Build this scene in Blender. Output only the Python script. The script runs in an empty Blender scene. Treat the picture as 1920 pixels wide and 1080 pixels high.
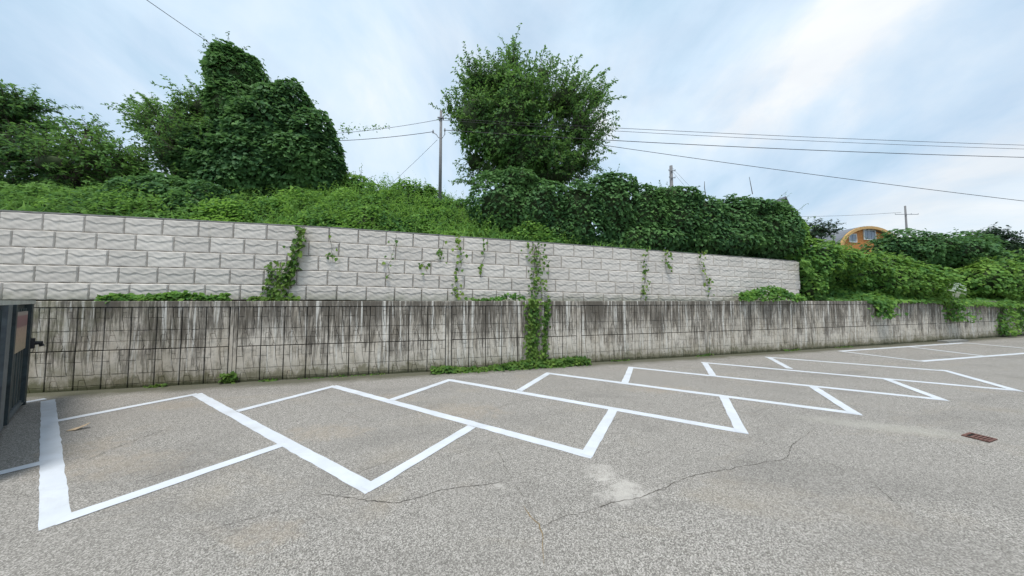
import bpy, bmesh, math
import numpy as np
from mathutils import Vector, Matrix

S = bpy.context.scene
C = S.collection
R = math.radians
rng = np.random.default_rng(7)

# ------------------------------------------------------------------ camera
CAM_H = 2.4                      # eye height, level with the top of the concrete wall
PITCH = R(2.66)
F = 521.0                        # focal length in photo pixels (1920 wide)
cam_d = bpy.data.cameras.new('camera')
cam_d.sensor_width = 36.0
cam_d.lens = F / 1920 * 36
cam_d.clip_start = 0.05
cam_d.clip_end = 3000
cam = bpy.data.objects.new('camera', cam_d)
cam.location = (0, 0, CAM_H)
cam.rotation_euler = (R(90) + PITCH, 0, 0)
C.objects.link(cam)
S.camera = cam

# ------------------------------------------------------------------ sun, sky, exposure
SUN_DIR = Vector((-0.08, -0.30, 0.95)).normalized()     # towards the sun
SUN_EL = math.asin(SUN_DIR.z)
SUN_AZ = math.atan2(SUN_DIR.x, SUN_DIR.y)
sun_d = bpy.data.lights.new('sun', 'SUN')
sun_d.energy = 3.0
sun_d.angle = R(16)
sun_d.color = (1.0, 0.965, 0.90)
sun = bpy.data.objects.new('sun', sun_d)
sun.rotation_euler = (-SUN_DIR).to_track_quat('-Z', 'Y').to_euler()
C.objects.link(sun)

world = bpy.data.worlds.new('World')
S.world = world
world.use_nodes = True
nt = world.node_tree
nt.nodes.clear()
def wn(t, **kw):
    n = nt.nodes.new(t)
    for k, v in kw.items(): setattr(n, k, v)
    return n
w_out = wn('ShaderNodeOutputWorld')
sky = wn('ShaderNodeTexSky', sky_type='NISHITA', sun_disc=False)
sky.sun_elevation = SUN_EL
sky.sun_rotation = SUN_AZ
sky.air_density = 1.2
sky.dust_density = 2.0
bg_sky = wn('ShaderNodeBackground'); bg_sky.inputs['Strength'].default_value = 0.13
nt.links.new(sky.outputs[0], bg_sky.inputs['Color'])
# thin broken cloud: noise over a plane high above (direction divided by its height)
tc = wn('ShaderNodeTexCoord')
sep = wn('ShaderNodeSeparateXYZ'); nt.links.new(tc.outputs['Generated'], sep.inputs[0])
mz = wn('ShaderNodeMath', operation='MAXIMUM'); mz.inputs[1].default_value = 0.0
nt.links.new(sep.outputs['Z'], mz.inputs[0])
az = wn('ShaderNodeMath', operation='ADD'); az.inputs[1].default_value = 0.50
nt.links.new(mz.outputs[0], az.inputs[0])
dx = wn('ShaderNodeMath', operation='DIVIDE'); dy = wn('ShaderNodeMath', operation='DIVIDE')
nt.links.new(sep.outputs['X'], dx.inputs[0]); nt.links.new(az.outputs[0], dx.inputs[1])
nt.links.new(sep.outputs['Y'], dy.inputs[0]); nt.links.new(az.outputs[0], dy.inputs[1])
cmb = wn('ShaderNodeCombineXYZ'); nt.links.new(dx.outputs[0], cmb.inputs[0]); nt.links.new(dy.outputs[0], cmb.inputs[1])
def wnoise(scale, detail, rough, dist, rot=0, sy=1.0):
    mp = wn('ShaderNodeMapping'); mp.inputs['Rotation'].default_value = (0, 0, rot); mp.inputs['Scale'].default_value = (1, sy, 1)
    nt.links.new(cmb.outputs[0], mp.inputs[0])
    n = wn('ShaderNodeTexNoise'); n.inputs['Scale'].default_value = scale; n.inputs['Detail'].default_value = detail
    n.inputs['Roughness'].default_value = rough; n.inputs['Distortion'].default_value = dist
    nt.links.new(mp.outputs[0], n.inputs['Vector'])
    return n
def wramp(n, stops):
    r = wn('ShaderNodeValToRGB'); e = r.color_ramp.elements
    while len(e) < len(stops): e.new(0.5)
    for el, (p, c) in zip(e, stops):
        el.position = p; el.color = (c, c, c, 1) if not isinstance(c, tuple) else c + (1,)
    nt.links.new(n.outputs[0], r.inputs[0])
    return r
cov = wramp(wnoise(1.5, 7, 0.55, 0.5, 0.5, 0.8), [(0.34, 0.68), (0.56, 1.0)])
tone = wramp(wnoise(2.1, 8, 0.56, 0.5, -0.6, 0.75), [(0.36, (0.52, 0.71, 0.88)), (0.46, (0.64, 0.80, 0.96)), (0.55, (0.74, 0.865, 0.985)), (0.66, (0.93, 0.965, 0.99))])
bg_cl = wn('ShaderNodeBackground'); bg_cl.inputs['Strength'].default_value = 0.92
nt.links.new(tone.outputs[0], bg_cl.inputs['Color'])
mixw = wn('ShaderNodeMixShader')
nt.links.new(cov.outputs[0], mixw.inputs[0]); nt.links.new(bg_sky.outputs[0], mixw.inputs[1]); nt.links.new(bg_cl.outputs[0], mixw.inputs[2])
nt.links.new(mixw.outputs[0], w_out.inputs['Surface'])

S.view_settings.view_transform = 'Standard'
S.view_settings.look = 'None'
S.view_settings.gamma = 1.0
S.view_settings.exposure = 0.20
S.view_settings.use_curve_mapping = False
S.cycles.use_denoising = True
S.cycles.adaptive_threshold = 0.025
S.cycles.max_bounces = 5
S.cycles.diffuse_bounces = 3
S.cycles.transmission_bounces = 3
S.cycles.transparent_max_bounces = 4

# ------------------------------------------------------------------ measuring helpers (photo survey -> metres)
def ray(x, y):
    a = (x - 960) / F; b = (540 - y) / F
    return np.array([a, math.cos(PITCH) - b * math.sin(PITCH), math.sin(PITCH) + b * math.cos(PITCH)])
def G(x, y, z=0.0):
    r = ray(x, y); t = (z - CAM_H) / r[2]
    return r * t + np.array([0, 0, CAM_H])
def P(x, y, Y):
    r = ray(x, y)
    return r * (Y / r[1]) + np.array([0, 0, CAM_H])
def W(X):                                             # plan line of the concrete wall's face
    return 0.000654 * X * X + 0.23827 * X + 10.236
def on_wall(x, y, off=0.0):
    r = ray(x, y); lo, hi = 1.0, 120.0
    for _ in range(50):
        m = (lo + hi) / 2
        if r[1] * m - (W(r[0] * m) + off) > 0: hi = m
        else: lo = m
    return r * lo + np.array([0, 0, CAM_H])
def tangent(X):
    t = 2 * 0.000654 * X + 0.23827
    l = math.hypot(1, t)
    return np.array([1 / l, t / l, 0]), np.array([t / l, -1 / l, 0])     # along, outward (to the car park)

# ------------------------------------------------------------------ object helpers
def tag(o, label=None, cat=None, group=None, kind=None):
    if label: o['label'] = label
    if cat: o['category'] = cat
    if group: o['group'] = group
    if kind: o['kind'] = kind
    return o
def empty(name, loc=(0, 0, 0), rz=0.0):
    o = bpy.data.objects.new(name, None)
    o.location = Vector(loc); o.rotation_euler = (0, 0, rz); o.empty_display_size = 0.2
    C.objects.link(o)
    return o
def link(name, me, parent=None, loc=(0, 0, 0), rot=(0, 0, 0)):
    o = bpy.data.objects.new(name, me)
    C.objects.link(o)
    o.parent = parent
    o.location = Vector(loc); o.rotation_euler = rot
    return o
def make_mesh(name, verts, faces, mat, smooth=False):
    me = bpy.data.meshes.new(name)
    me.from_pydata([tuple(map(float, v)) for v in verts], [], [tuple(f) for f in faces])
    me.materials.append(mat)
    if smooth: me.shade_smooth()
    me.update()
    return me
class MB:
    """collects simple shapes for one mesh"""
    def __init__(s): s.v = []; s.f = []
    def add(s, v, f):
        b = len(s.v); s.v += [tuple(map(float, p)) for p in v]; s.f += [tuple(i + b for i in q) for q in f]; return s
    def box(s, x0, x1, y0, y1, z0, z1):
        return s.add([(x0, y0, z0), (x1, y0, z0), (x1, y1, z0), (x0, y1, z0), (x0, y0, z1), (x1, y0, z1), (x1, y1, z1), (x0, y1, z1)],
                     [(0, 3, 2, 1), (4, 5, 6, 7), (0, 1, 5, 4), (1, 2, 6, 5), (2, 3, 7, 6), (3, 0, 4, 7)])
    def tube(s, pts, rad, n=6, cap=True):
        pts = [np.array(p, float) for p in pts]
        if not hasattr(rad, '__len__'): rad = [rad] * len(pts)
        rings = []
        for i, p in enumerate(pts):
            t = pts[min(i + 1, len(pts) - 1)] - pts[max(i - 1, 0)]
            t = t / (np.linalg.norm(t) + 1e-9)
            u = np.cross(t, [0, 0, 1.0]) if abs(t[2]) < 0.9 else np.cross(t, [1.0, 0, 0])
            u /= np.linalg.norm(u); w = np.cross(t, u)
            rings.append([p + rad[i] * (math.cos(2 * math.pi * k / n) * u + math.sin(2 * math.pi * k / n) * w) for k in range(n)])
        v = [q for r in rings for q in r]
        f = [(i * n + k, i * n + (k + 1) % n, (i + 1) * n + (k + 1) % n, (i + 1) * n + k) for i in range(len(pts) - 1) for k in range(n)]
        if cap: f += [tuple(range(n - 1, -1, -1)), tuple((len(pts) - 1) * n + k for k in range(n))]
        return s.add(v, f)
    def prism(s, poly, h0, h1, axis=2, bevel=0.0):
        """poly in 2-D, extruded along an axis; optional inset of the far face"""
        poly = [np.array(p, float) for p in poly]; n = len(poly)
        c = sum(poly) / n
        top = []
        for p in poly:
            d = c - p; l = np.linalg.norm(d)
            top.append(p + d / (l + 1e-9) * min(bevel, l * 0.4))
        def at(p, h):
            return (p[0], p[1], h) if axis == 2 else ((p[0], h, p[1]) if axis == 1 else (h, p[0], p[1]))
        return s.add([at(p, h0) for p in poly] + [at(p, h1) for p in top],
                     [tuple(range(n)), tuple(range(2 * n - 1, n - 1, -1))] + [(i, (i + 1) % n, n + (i + 1) % n, n + i) for i in range(n)])
    def fix(s, name, mat, smooth=False):
        me = make_mesh(name, s.v, s.f, mat, smooth)
        bm = bmesh.new(); bm.from_mesh(me); bmesh.ops.recalc_face_normals(bm, faces=bm.faces); bm.to_mesh(me); bm.free()
        return me
    def build(s, name, mat, parent=None, smooth=False, loc=(0, 0, 0), rot=(0, 0, 0)):
        return link(name, s.fix(name, mat, smooth), parent, loc, rot)

# ------------------------------------------------------------------ materials
class NT:
    def __init__(s, name):
        s.m = bpy.data.materials.new(name); s.m.use_nodes = True
        s.t = s.m.node_tree; s.t.nodes.clear()
        s.out = s.n('ShaderNodeOutputMaterial'); s.b = s.n('ShaderNodeBsdfPrincipled')
        s.l(s.b.outputs[0], s.out.inputs['Surface'])
    def n(s, t, **kw):
        n = s.t.nodes.new(t)
        for k, v in kw.items(): setattr(n, k, v)
        return n
    def l(s, a, b): s.t.links.new(a, b)
    def put(s, sock, v):
        if hasattr(v, 'is_output') or isinstance(v, bpy.types.NodeSocket): s.l(v, sock)
        else: sock.default_value = v
    def pos(s, scale=(1, 1, 1)):
        g = s.n('ShaderNodeNewGeometry'); m = s.n('ShaderNodeMapping'); m.inputs['Scale'].default_value = scale
        s.l(g.outputs['Position'], m.inputs[0]); return m.outputs[0]
    def noise(s, vec, scale, detail=4, rough=0.55, dist=0.0):
        n = s.n('ShaderNodeTexNoise'); n.inputs['Scale'].default_value = scale; n.inputs['Detail'].default_value = detail
        n.inputs['Roughness'].default_value = rough; n.inputs['Distortion'].default_value = dist
        s.l(vec, n.inputs['Vector']); return n.outputs[0]
    def voro(s, vec, scale, feature='F1', out='Color'):
        n = s.n('ShaderNodeTexVoronoi', feature=feature); n.inputs['Scale'].default_value = scale
        s.l(vec, n.inputs['Vector']); return n.outputs[out]
    def ramp(s, v, *stops):
        r = s.n('ShaderNodeValToRGB'); e = r.color_ramp.elements
        while len(e) < len(stops): e.new(0.5)
        for el, (p, c) in zip(e, stops):
            el.position = p; el.color = (c, c, c, 1) if not isinstance(c, tuple) else c + (1,)
        s.l(v, r.inputs[0]); return r.outputs[0]
    def math(s, op, a, b=0.0, clamp=False):
        n = s.n('ShaderNodeMath', operation=op, use_clamp=clamp); s.put(n.inputs[0], a); s.put(n.inputs[1], b); return n.outputs[0]
    def mix(s, fac, a, b, mode='MIX'):
        n = s.n('ShaderNodeMix', data_type='RGBA', blend_type=mode)
        s.put(n.inputs[0], fac)
        for i, v in ((6, a), (7, b)):
            if isinstance(v, tuple): n.inputs[i].default_value = v + (1,)
            else: s.l(v, n.inputs[i])
        return n.outputs[2]
    def xyz(s, v):
        n = s.n('ShaderNodeSeparateXYZ'); s.l(v, n.inputs[0]); return n.outputs
    def bump(s, h, strength=0.4, dist=0.01):
        n = s.n('ShaderNodeBump'); n.inputs['Strength'].default_value = strength; n.inputs['Distance'].default_value = dist
        s.l(h, n.inputs['Height']); s.l(n.outputs[0], s.b.inputs['Normal']); return n
    def done(s, col, rough=0.8, spec=0.3, metal=0.0):
        if isinstance(col, tuple): s.b.inputs['Base Color'].default_value = col + (1,)
        else: s.l(col, s.b.inputs['Base Color'])
        s.put(s.b.inputs['Roughness'], rough); s.b.inputs['Specular IOR Level'].default_value = spec
        s.b.inputs['Metallic'].default_value = metal
        return s.m

def plain(name, col, rough=0.7, var=0.12, scale=6.0, spec=0.3, metal=0.0):
    t = NT(name); p = t.pos()
    n = t.noise(p, scale, 5)
    c = t.mix(t.ramp(n, (0.3, 0.0), (0.7, 1.0)), tuple(x * (1 - var) for x in col), tuple(min(1, x * (1 + var)) for x in col))
    return t.done(c, rough, spec, metal)

def asphalt_mat():
    t = NT('asphalt'); p = t.pos()
    grain = t.voro(p, 105.0)                                   # aggregate, about 2 cm
    gl = t.xyz(grain)[0]
    fine = t.noise(p, 140, 2, 0.7)
    g1 = t.ramp(gl, (0.05, (0.062, 0.058, 0.052)), (0.5, (0.222, 0.210, 0.192)), (0.95, (0.50, 0.477, 0.445)))
    c = t.mix(t.ramp(fine, (0.35, 0.0), (0.7, 0.55)), g1, (0.31, 0.29, 0.265))
    big = t.noise(p, 0.55, 6, 0.6, 0.4)
    c = t.mix(t.ramp(big, (0.35, 0.0), (0.65, 0.30)), c, (0.24, 0.225, 0.205))
    tan = t.noise(t.pos((0.5, 1.0, 1)), 0.9, 6, 0.65, 0.8)
    c = t.mix(t.ramp(tan, (0.54, 0.0), (0.74, 0.34)), c, (0.31, 0.265, 0.20))
    # soil and moss film along the foot of the wall
    x, y, z = t.xyz(t.pos())
    wall = t.math('ADD', t.math('MULTIPLY', x, 0.2405), 10.236)
    wall = t.math('ADD', wall, t.math('MULTIPLY', t.math('MULTIPLY', x, x), 0.000654))
    d = t.math('SUBTRACT', wall, y)
    dn = t.math('ADD', d, t.math('MULTIPLY', t.noise(p, 1.3, 5, 0.65), -0.75))
    foot = t.ramp(dn, (0.0, 0.9), (0.45, 0.0))
    c = t.mix(foot, c, (0.085, 0.085, 0.055))
    # bleached patches where something was spilt
    def spot(cx, cy, rx, ry, amt, col, rag=0.9, a=0.0):
        nonlocal c
        X = t.math('SUBTRACT', x, cx); Y = t.math('SUBTRACT', y, cy)
        ca, sa = math.cos(a), math.sin(a)
        U = t.math('ADD', t.math('MULTIPLY', X, ca), t.math('MULTIPLY', Y, sa))
        V = t.math('SUBTRACT', t.math('MULTIPLY', Y, ca), t.math('MULTIPLY', X, sa))
        U = t.math('DIVIDE', U, rx); V = t.math('DIVIDE', V, ry)
        q = t.math('ADD', t.math('MULTIPLY', U, U), t.math('MULTIPLY', V, V))
        q = t.math('ADD', q, t.math('MULTIPLY', t.math('SUBTRACT', t.noise(p, 5.0, 6, 0.7), 0.5), rag * 5))
        k = t.ramp(t.math('MULTIPLY', q, 0.5), (0.0, amt), (0.6, 0.0))
        c = t.mix(k, c, col)
    pale = (0.50, 0.475, 0.44)
    for (px, py, rx, ry, amt, rag) in ((1165, 920, 0.38, 0.24, 0.62, 1.3), (1130, 885, 0.24, 0.22, 0.42, 1.4), (1182, 935, 0.22, 0.12, 0.5, 1.2), (935, 911, 0.09, 0.07, 0.6, 1.0)):
        q = G(px, py); spot(q[0], q[1], rx, ry, amt, pale, rag)
    q = G(1655, 800); spot(q[0], q[1], 1.5, 0.28, 0.5, (0.37, 0.36, 0.32), 0.5, -0.35)
    for (px, py, rx, ry) in ((215, 870, 0.9, 0.35), (610, 810, 0.7, 0.3), (860, 770, 0.9, 0.4), (500, 1000, 0.35, 0.18), (1240, 730, 0.8, 0.3), (330, 760, 0.6, 0.25), (160, 840, 0.5, 0.3), (740, 745, 0.5, 0.25)):
        q = G(px, py); spot(q[0], q[1], rx * 1.2, ry * 1.2, 0.30, (0.33, 0.27, 0.20), 1.0)
    dk = t.noise(t.pos((0.35, 0.8, 1)), 1.0, 5, 0.6, 0.6)
    c = t.mix(t.ramp(dk, (0.50, 0.0), (0.72, 0.42)), c, (0.135, 0.128, 0.118))
    oil = t.noise(p, 3.4, 4, 0.55, 0.4)
    c = t.mix(t.ramp(oil, (0.70, 0.0), (0.78, 0.5)), c, (0.07, 0.067, 0.062))
    h = t.math('ADD', t.math('MULTIPLY', gl, 0.7), t.math('MULTIPLY', fine, 0.6))
    t.bump(h, 0.55, 0.008)
    return t.done(c, 0.88, 0.25)

def paint_mat():
    t = NT('road_paint'); p = t.pos()
    wear = t.noise(p, 26, 6, 0.75)
    c = t.mix(t.ramp(t.noise(p, 2.2, 5, 0.6), (0.3, 0.0), (0.75, 1.0)), (0.60, 0.635, 0.69), (0.50, 0.53, 0.57))
    c = t.mix(t.ramp(wear, (0.60, 0.0), (0.74, 0.6)), c, (0.34, 0.33, 0.32))
    c = t.mix(t.ramp(t.noise(t.pos((1.0, 2.2, 1)), 1.1, 6, 0.7, 0.5), (0.50, 0.0), (0.70, 0.36)), c, (0.40, 0.395, 0.39))
    t.bump(t.voro(p, 62.0), 0.25, 0.005)
    return t.done(c, 0.6, 0.35)

def stained_concrete(name='stained_concrete', grime=0.0):
    t = NT(name); p = t.pos()
    x, y, z = t.xyz(p)
    base = t.mix(t.ramp(t.noise(p, 1.6, 6, 0.6), (0.3, 0.0), (0.7, 1.0)), (0.46, 0.415, 0.35), (0.64, 0.59, 0.52))
    base = t.mix(t.ramp(t.noise(t.pos((1, 1, 0.35)), 3.2, 4, 0.5), (0.50, 0.0), (0.72, 0.45)), base, (0.42, 0.355, 0.265))
    # dark runs from the coping: narrow along the wall, long in height
    s1 = t.noise(t.pos((12.0, 2.0, 0.70)), 1.0, 6, 0.68, 0.35)
    s2 = t.noise(t.pos((34.0, 5.0, 2.0)), 1.0, 5, 0.68, 0.4)
    zone = t.noise(t.pos((1.5, 0.8, 0.75)), 1.0, 5, 0.6)
    hgt = t.ramp(t.math('DIVIDE', z, 2.4), (0.03, 0.0), (0.40, 0.40), (0.62, 0.66), (0.97, 1.0))
    k = t.math('ADD', t.math('MULTIPLY', s1, 0.55), t.math('MULTIPLY', s2, 0.45))
    k = t.math('ADD', k, t.math('MULTIPLY', t.math('SUBTRACT', hgt, 0.58), 0.20))
    k = t.math('ADD', k, t.math('MULTIPLY', t.math('SUBTRACT', zone, 0.5), 0.50))
    dark = t.ramp(k, (0.43, 0.0), (0.51, 0.58), (0.60, 0.90))
    c = t.mix(dark, base, (0.072, 0.062, 0.050))
    # pale lime runs
    w1 = t.noise(t.pos((9.0, 2.0, 0.35)), 1.0, 5, 0.65, 0.3)
    c = t.mix(t.ramp(w1, (0.56, 0.0), (0.63, 0.8)), c, (0.68, 0.66, 0.61))
    # grey algae blotches
    c = t.mix(t.ramp(t.noise(p, 7.0, 6, 0.72), (0.50, 0.0), (0.66, 0.45)), c, (0.13, 0.125, 0.11))
    # moss and splashed soil towards the ground, ragged
    rag = t.ramp(t.noise(t.pos((1, 1, 0.5)), 2.6, 7, 0.75, 0.4), (0.32, 0.0), (0.70, 1.0))
    gz = t.math('SUBTRACT', z, t.math('MULTIPLY', rag, 0.42))
    c = t.mix(t.ramp(gz, (0.0, 0.72), (0.10, 0.30), (0.40, 0.0)), c, (0.105, 0.100, 0.045))
    c = t.mix(t.ramp(t.math('SUBTRACT', z, t.math('MULTIPLY', rag, 0.12)), (0.0, 0.85), (0.07, 0.0)), c, (0.045, 0.050, 0.025))
    lx = t.ramp(t.math('MULTIPLY', t.math('ADD', x, 14.0), 0.2), (0.2, 0.55), (1.0, 0.0))
    c = t.mix(t.math('MULTIPLY', lx, t.ramp(t.noise(p, 2.0, 5, 0.65), (0.42, 0.0), (0.62, 1.0))), c, (0.125, 0.130, 0.06))
    if grime: c = t.mix(grime, c, (0.035, 0.034, 0.030))           # dirt packed in the joints
    t.bump(t.noise(p, 45, 5, 0.7), 0.45, 0.012)
    return t.done(c, 0.9, 0.2)

def block_mat():
    t = NT('cast_block'); p = t.pos()
    info = t.n('ShaderNodeObjectInfo')
    c = t.mix(info.outputs['Random'], (0.49, 0.46, 0.425), (0.60, 0.565, 0.525))
    c = t.mix(t.ramp(t.noise(p, 2.5, 6, 0.65), (0.4, 0.0), (0.7, 0.45)), c, (0.53, 0.50, 0.455))
    c = t.mix(t.ramp(t.noise(t.pos((5, 2, 0.6)), 1.0, 5, 0.6), (0.56, 0.0), (0.75, 0.38)), c, (0.40, 0.37, 0.315))
    x, y, z = t.xyz(p)
    low = t.ramp(t.math('ADD', z, t.math('MULTIPLY', t.noise(p, 3, 5, 0.6), -0.5)), (0.0, 0.0), (1.0, 0.0))
    gz = t.math('SUBTRACT', t.math('ADD', z, t.math('MULTIPLY', t.noise(p, 2.6, 5, 0.65), -0.7)), 2.05)
    c = t.mix(t.ramp(gz, (0.0, 0.55), (0.32, 0.0)), c, (0.20, 0.21, 0.14))
    c = t.mix(t.ramp(t.noise(p, 48, 3, 0.7), (0.58, 0.0), (0.75, 0.35)), c, (0.30, 0.295, 0.28))
    t.bump(t.noise(p, 70, 5, 0.7), 0.30, 0.008)
    return t.done(c, 0.9, 0.2)

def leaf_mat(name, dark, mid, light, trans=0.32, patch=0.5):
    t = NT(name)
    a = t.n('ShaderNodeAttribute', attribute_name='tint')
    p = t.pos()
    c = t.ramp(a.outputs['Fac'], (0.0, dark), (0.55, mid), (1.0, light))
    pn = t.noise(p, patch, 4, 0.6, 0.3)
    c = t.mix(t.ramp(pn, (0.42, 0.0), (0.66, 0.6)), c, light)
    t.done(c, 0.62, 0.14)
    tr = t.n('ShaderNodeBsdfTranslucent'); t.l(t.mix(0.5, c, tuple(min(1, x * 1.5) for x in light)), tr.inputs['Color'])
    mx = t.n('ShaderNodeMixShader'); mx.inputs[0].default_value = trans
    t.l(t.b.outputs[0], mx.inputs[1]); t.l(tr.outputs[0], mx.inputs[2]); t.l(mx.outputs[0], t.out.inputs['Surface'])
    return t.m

M = {}
M['asphalt'] = asphalt_mat()
M['paint'] = paint_mat()
M['concrete'] = stained_concrete()
M['joint'] = stained_concrete('joint_dirt', 0.93)
M['groove'] = stained_concrete('groove_dirt', 0.74)
M['block'] = block_mat()
M['cap'] = plain('cap_concrete', (0.20, 0.20, 0.19), 0.9, 0.2, 5)
M['soil'] = plain('soil', (0.075, 0.065, 0.045), 0.95, 0.4, 3)
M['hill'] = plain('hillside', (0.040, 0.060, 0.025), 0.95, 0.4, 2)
M['bark'] = plain('bark', (0.075, 0.060, 0.048), 0.9, 0.3, 12)
M['stem'] = plain('vine_stem', (0.085, 0.080, 0.045), 0.8, 0.3, 12)
M['kudzu'] = leaf_mat('kudzu_leaf', (0.032, 0.084, 0.038), (0.068, 0.158, 0.060), (0.140, 0.275, 0.080), 0.28)
M['cover'] = leaf_mat('cover_leaf', (0.040, 0.110, 0.036), (0.086, 0.212, 0.054), (0.235, 0.410, 0.072), 0.36, 0.8)
M['tree'] = leaf_mat('tree_leaf', (0.030, 0.080, 0.034), (0.076, 0.178, 0.054), (0.180, 0.330, 0.072), 0.34)
M['far_tree'] = leaf_mat('far_leaf', (0.020, 0.045, 0.026), (0.030, 0.065, 0.034), (0.050, 0.090, 0.040), 0.2)
M['vine'] = leaf_mat('vine_leaf', (0.038, 0.092, 0.024), (0.066, 0.150, 0.032), (0.170, 0.260, 0.050), 0.28, 2.0)
M['crack'] = plain('crack_dirt', (0.085, 0.078, 0.068), 0.95, 0.5, 9)
M['crack_dry'] = plain('crack_dry_weed', (0.20, 0.15, 0.085), 0.95, 0.4, 30)
M['pole'] = plain('pole_concrete', (0.17, 0.17, 0.175), 0.8, 0.15, 8)
M['steel'] = plain('galvanised_steel', (0.22, 0.23, 0.25), 0.5, 0.12, 10, 0.4, 0.3)
M['wire'] = plain('wire_black', (0.03, 0.03, 0.032), 0.6, 0.1, 5)
M['porcelain'] = plain('insulator_grey', (0.28, 0.29, 0.31), 0.35, 0.1, 5)

# ------------------------------------------------------------------ ground, bays
ground_me = make_mesh('asphalt', [(-220, -120, 0), (320, -120, 0), (320, 320, 0), (-220, 320, 0)], [(0, 1, 2, 3)], M['asphalt'])
ground = tag(link('asphalt_ground', ground_me), kind='structure')
ground['label'] = 'old pale grey asphalt car park with cracks and painted bays'

def strip(name, a, b, width, z, mat, parent, jit=0.004, ends=(0.0, 0.0), seg=0.16):
    a = np.array(a[:2], float); b = np.array(b[:2], float)
    d = b - a; L = np.linalg.norm(d); d /= L; nrm = np.array([-d[1], d[0]])
    a = a - d * ends[0]; b = b + d * ends[1]; L = np.linalg.norm(b - a)
    n = max(2, int(L / seg)); v = []; f = []
    for i in range(n + 1):
        q = a + d * L * i / n
        for s in (-1, 1):
            w = q + nrm * s * (width / 2 + rng.normal(0, jit))
            v.append((w[0], w[1], z))
        if i: f.append((2 * i - 2, 2 * i, 2 * i + 1, 2 * i - 1))
    return link(name, make_mesh(name, v, f, mat), parent)

A_LINES = [((90, 752), (104, 978)), ((370, 740), (690, 914)), ((628, 725), (1100, 852)), ((845, 713), (1390, 809)), ((1028, 700), (1602, 775)),
           ((1183, 689), (1764, 749)), ((1320, 680), (1904, 732)), ((1440, 670), (1766, 695))]
B_LINES = [((122, 973), (527, 835)), ((692, 915), (885, 800)), ((1101, 852), (1150, 768)), ((1390, 810), (1357, 745)), ((1602, 775), (1523, 725)),
           ((1764, 749), (1656, 709)), ((1904, 732), (1768, 694)), ((100, 791), (370, 739)), ((450, 770), (628, 724)), ((735, 750), (845, 712)),
           ((975, 732), (1028, 700)), ((1172, 717), (1183, 689)), ((1337, 705), (1321, 680)), ((1480, 691), (1441, 670)), ((-60, 902), (88, 866)), ((52, 754), (86, 748))]
C_LINES = [((1575, 658.5), (1808, 643)), ((1575, 658.5), (1727, 677.5)), ((1727, 677.5), (1960, 659.5)), ((1706, 650.5), (1848, 668)), ((1812, 643), (1960, 656.5))]
for a, b in A_LINES: strip('painted_line', G(*a), G(*b), 0.185, 0.004, M['paint'], ground, ends=(0.09, 0.09))
for a, b in B_LINES: strip('painted_line', G(*a), G(*b), 0.185, 0.008, M['paint'], ground, ends=(0.05, 0.0))
for i, (a, b) in enumerate(C_LINES): strip('painted_line', G(*a), G(*b), 0.17, 0.004 + 0.003 * (i % 2), M['paint'], ground)

def crack(pts, width, mat, wob=0.02):
    q = [G(*p)[:2] for p in pts]; path = []
    for a, b in zip(q[:-1], q[1:]):
        n = max(3, int(np.linalg.norm(b - a) / 0.05))
        for i in range(n): path.append(a + (b - a) * i / n)
    path.append(q[-1]); path = np.array(path)
    off = np.cumsum(rng.normal(0, wob * 0.5, (len(path), 2)), axis=0)
    k = np.linspace(0, 1, len(path))[:, None]
    off = off - off[0] * (1 - k) - off[-1] * k
    path = path + off * 0.6 + rng.normal(0, wob * 0.25, path.shape)
    v = []; f = []
    for i, p in enumerate(path):
        d = path[min(i + 1, len(path) - 1)] - path[max(i - 1, 0)]; d /= np.linalg.norm(d) + 1e-9
        w = width * max(0.15, rng.normal(0.6, 0.3)) * min(1, 0.3 + 4 * min(i, len(path) - 1 - i) / len(path))
        for s in (-1, 1): v.append((p[0] - d[1] * s * w / 2, p[1] + d[0] * s * w / 2, 0.0035))
        if i: f.append((2 * i - 2, 2 * i, 2 * i + 1, 2 * i - 1))
    return link('crack', make_mesh('crack', v, f, mat), ground)
crack([(590, 925), (690, 938), (752, 941), (830, 920), (905, 908), (952, 901)], 0.014, M['crack'])
crack([(928, 836), (948, 868), (955, 885), (960, 900)], 0.008, M['crack'])
crack([(1010, 990), (1065, 966), (1140, 947), (1205, 935), (1300, 896), (1362, 881), (1468, 863), (1482, 838), (1532, 800)], 0.012, M['crack'])
crack([(980, 945), (995, 970), (1012, 985), (1017, 1012), (1020, 1060)], 0.013, M['crack_dry'])
crack([(965, 905), (985, 938), (1005, 980)], 0.007, M['crack'])
crack([(140, 872), (220, 838), (330, 798)], 0.011, M['crack'])
crack([(905, 775), (960, 756), (1010, 748)], 0.010, M['crack'])
crack([(660, 890), (720, 868), (760, 845)], 0.008, M['crack'])
crack([(1482, 838), (1560, 870), (1640, 905), (1700, 960)], 0.007, M['crack'])
crack([(620, 760), (700, 792), (790, 770), (860, 745)], 0.007, M['crack'])
crack([(1100, 800), (1180, 782), (1290, 770), (1345, 752)], 0.008, M['crack'])
crack([(250, 905), (330, 880), (400, 868)], 0.007, M['crack'])
crack([(350, 1010), (420, 985), (520, 960), (600, 930)], 0.006, M['crack'])

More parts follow.
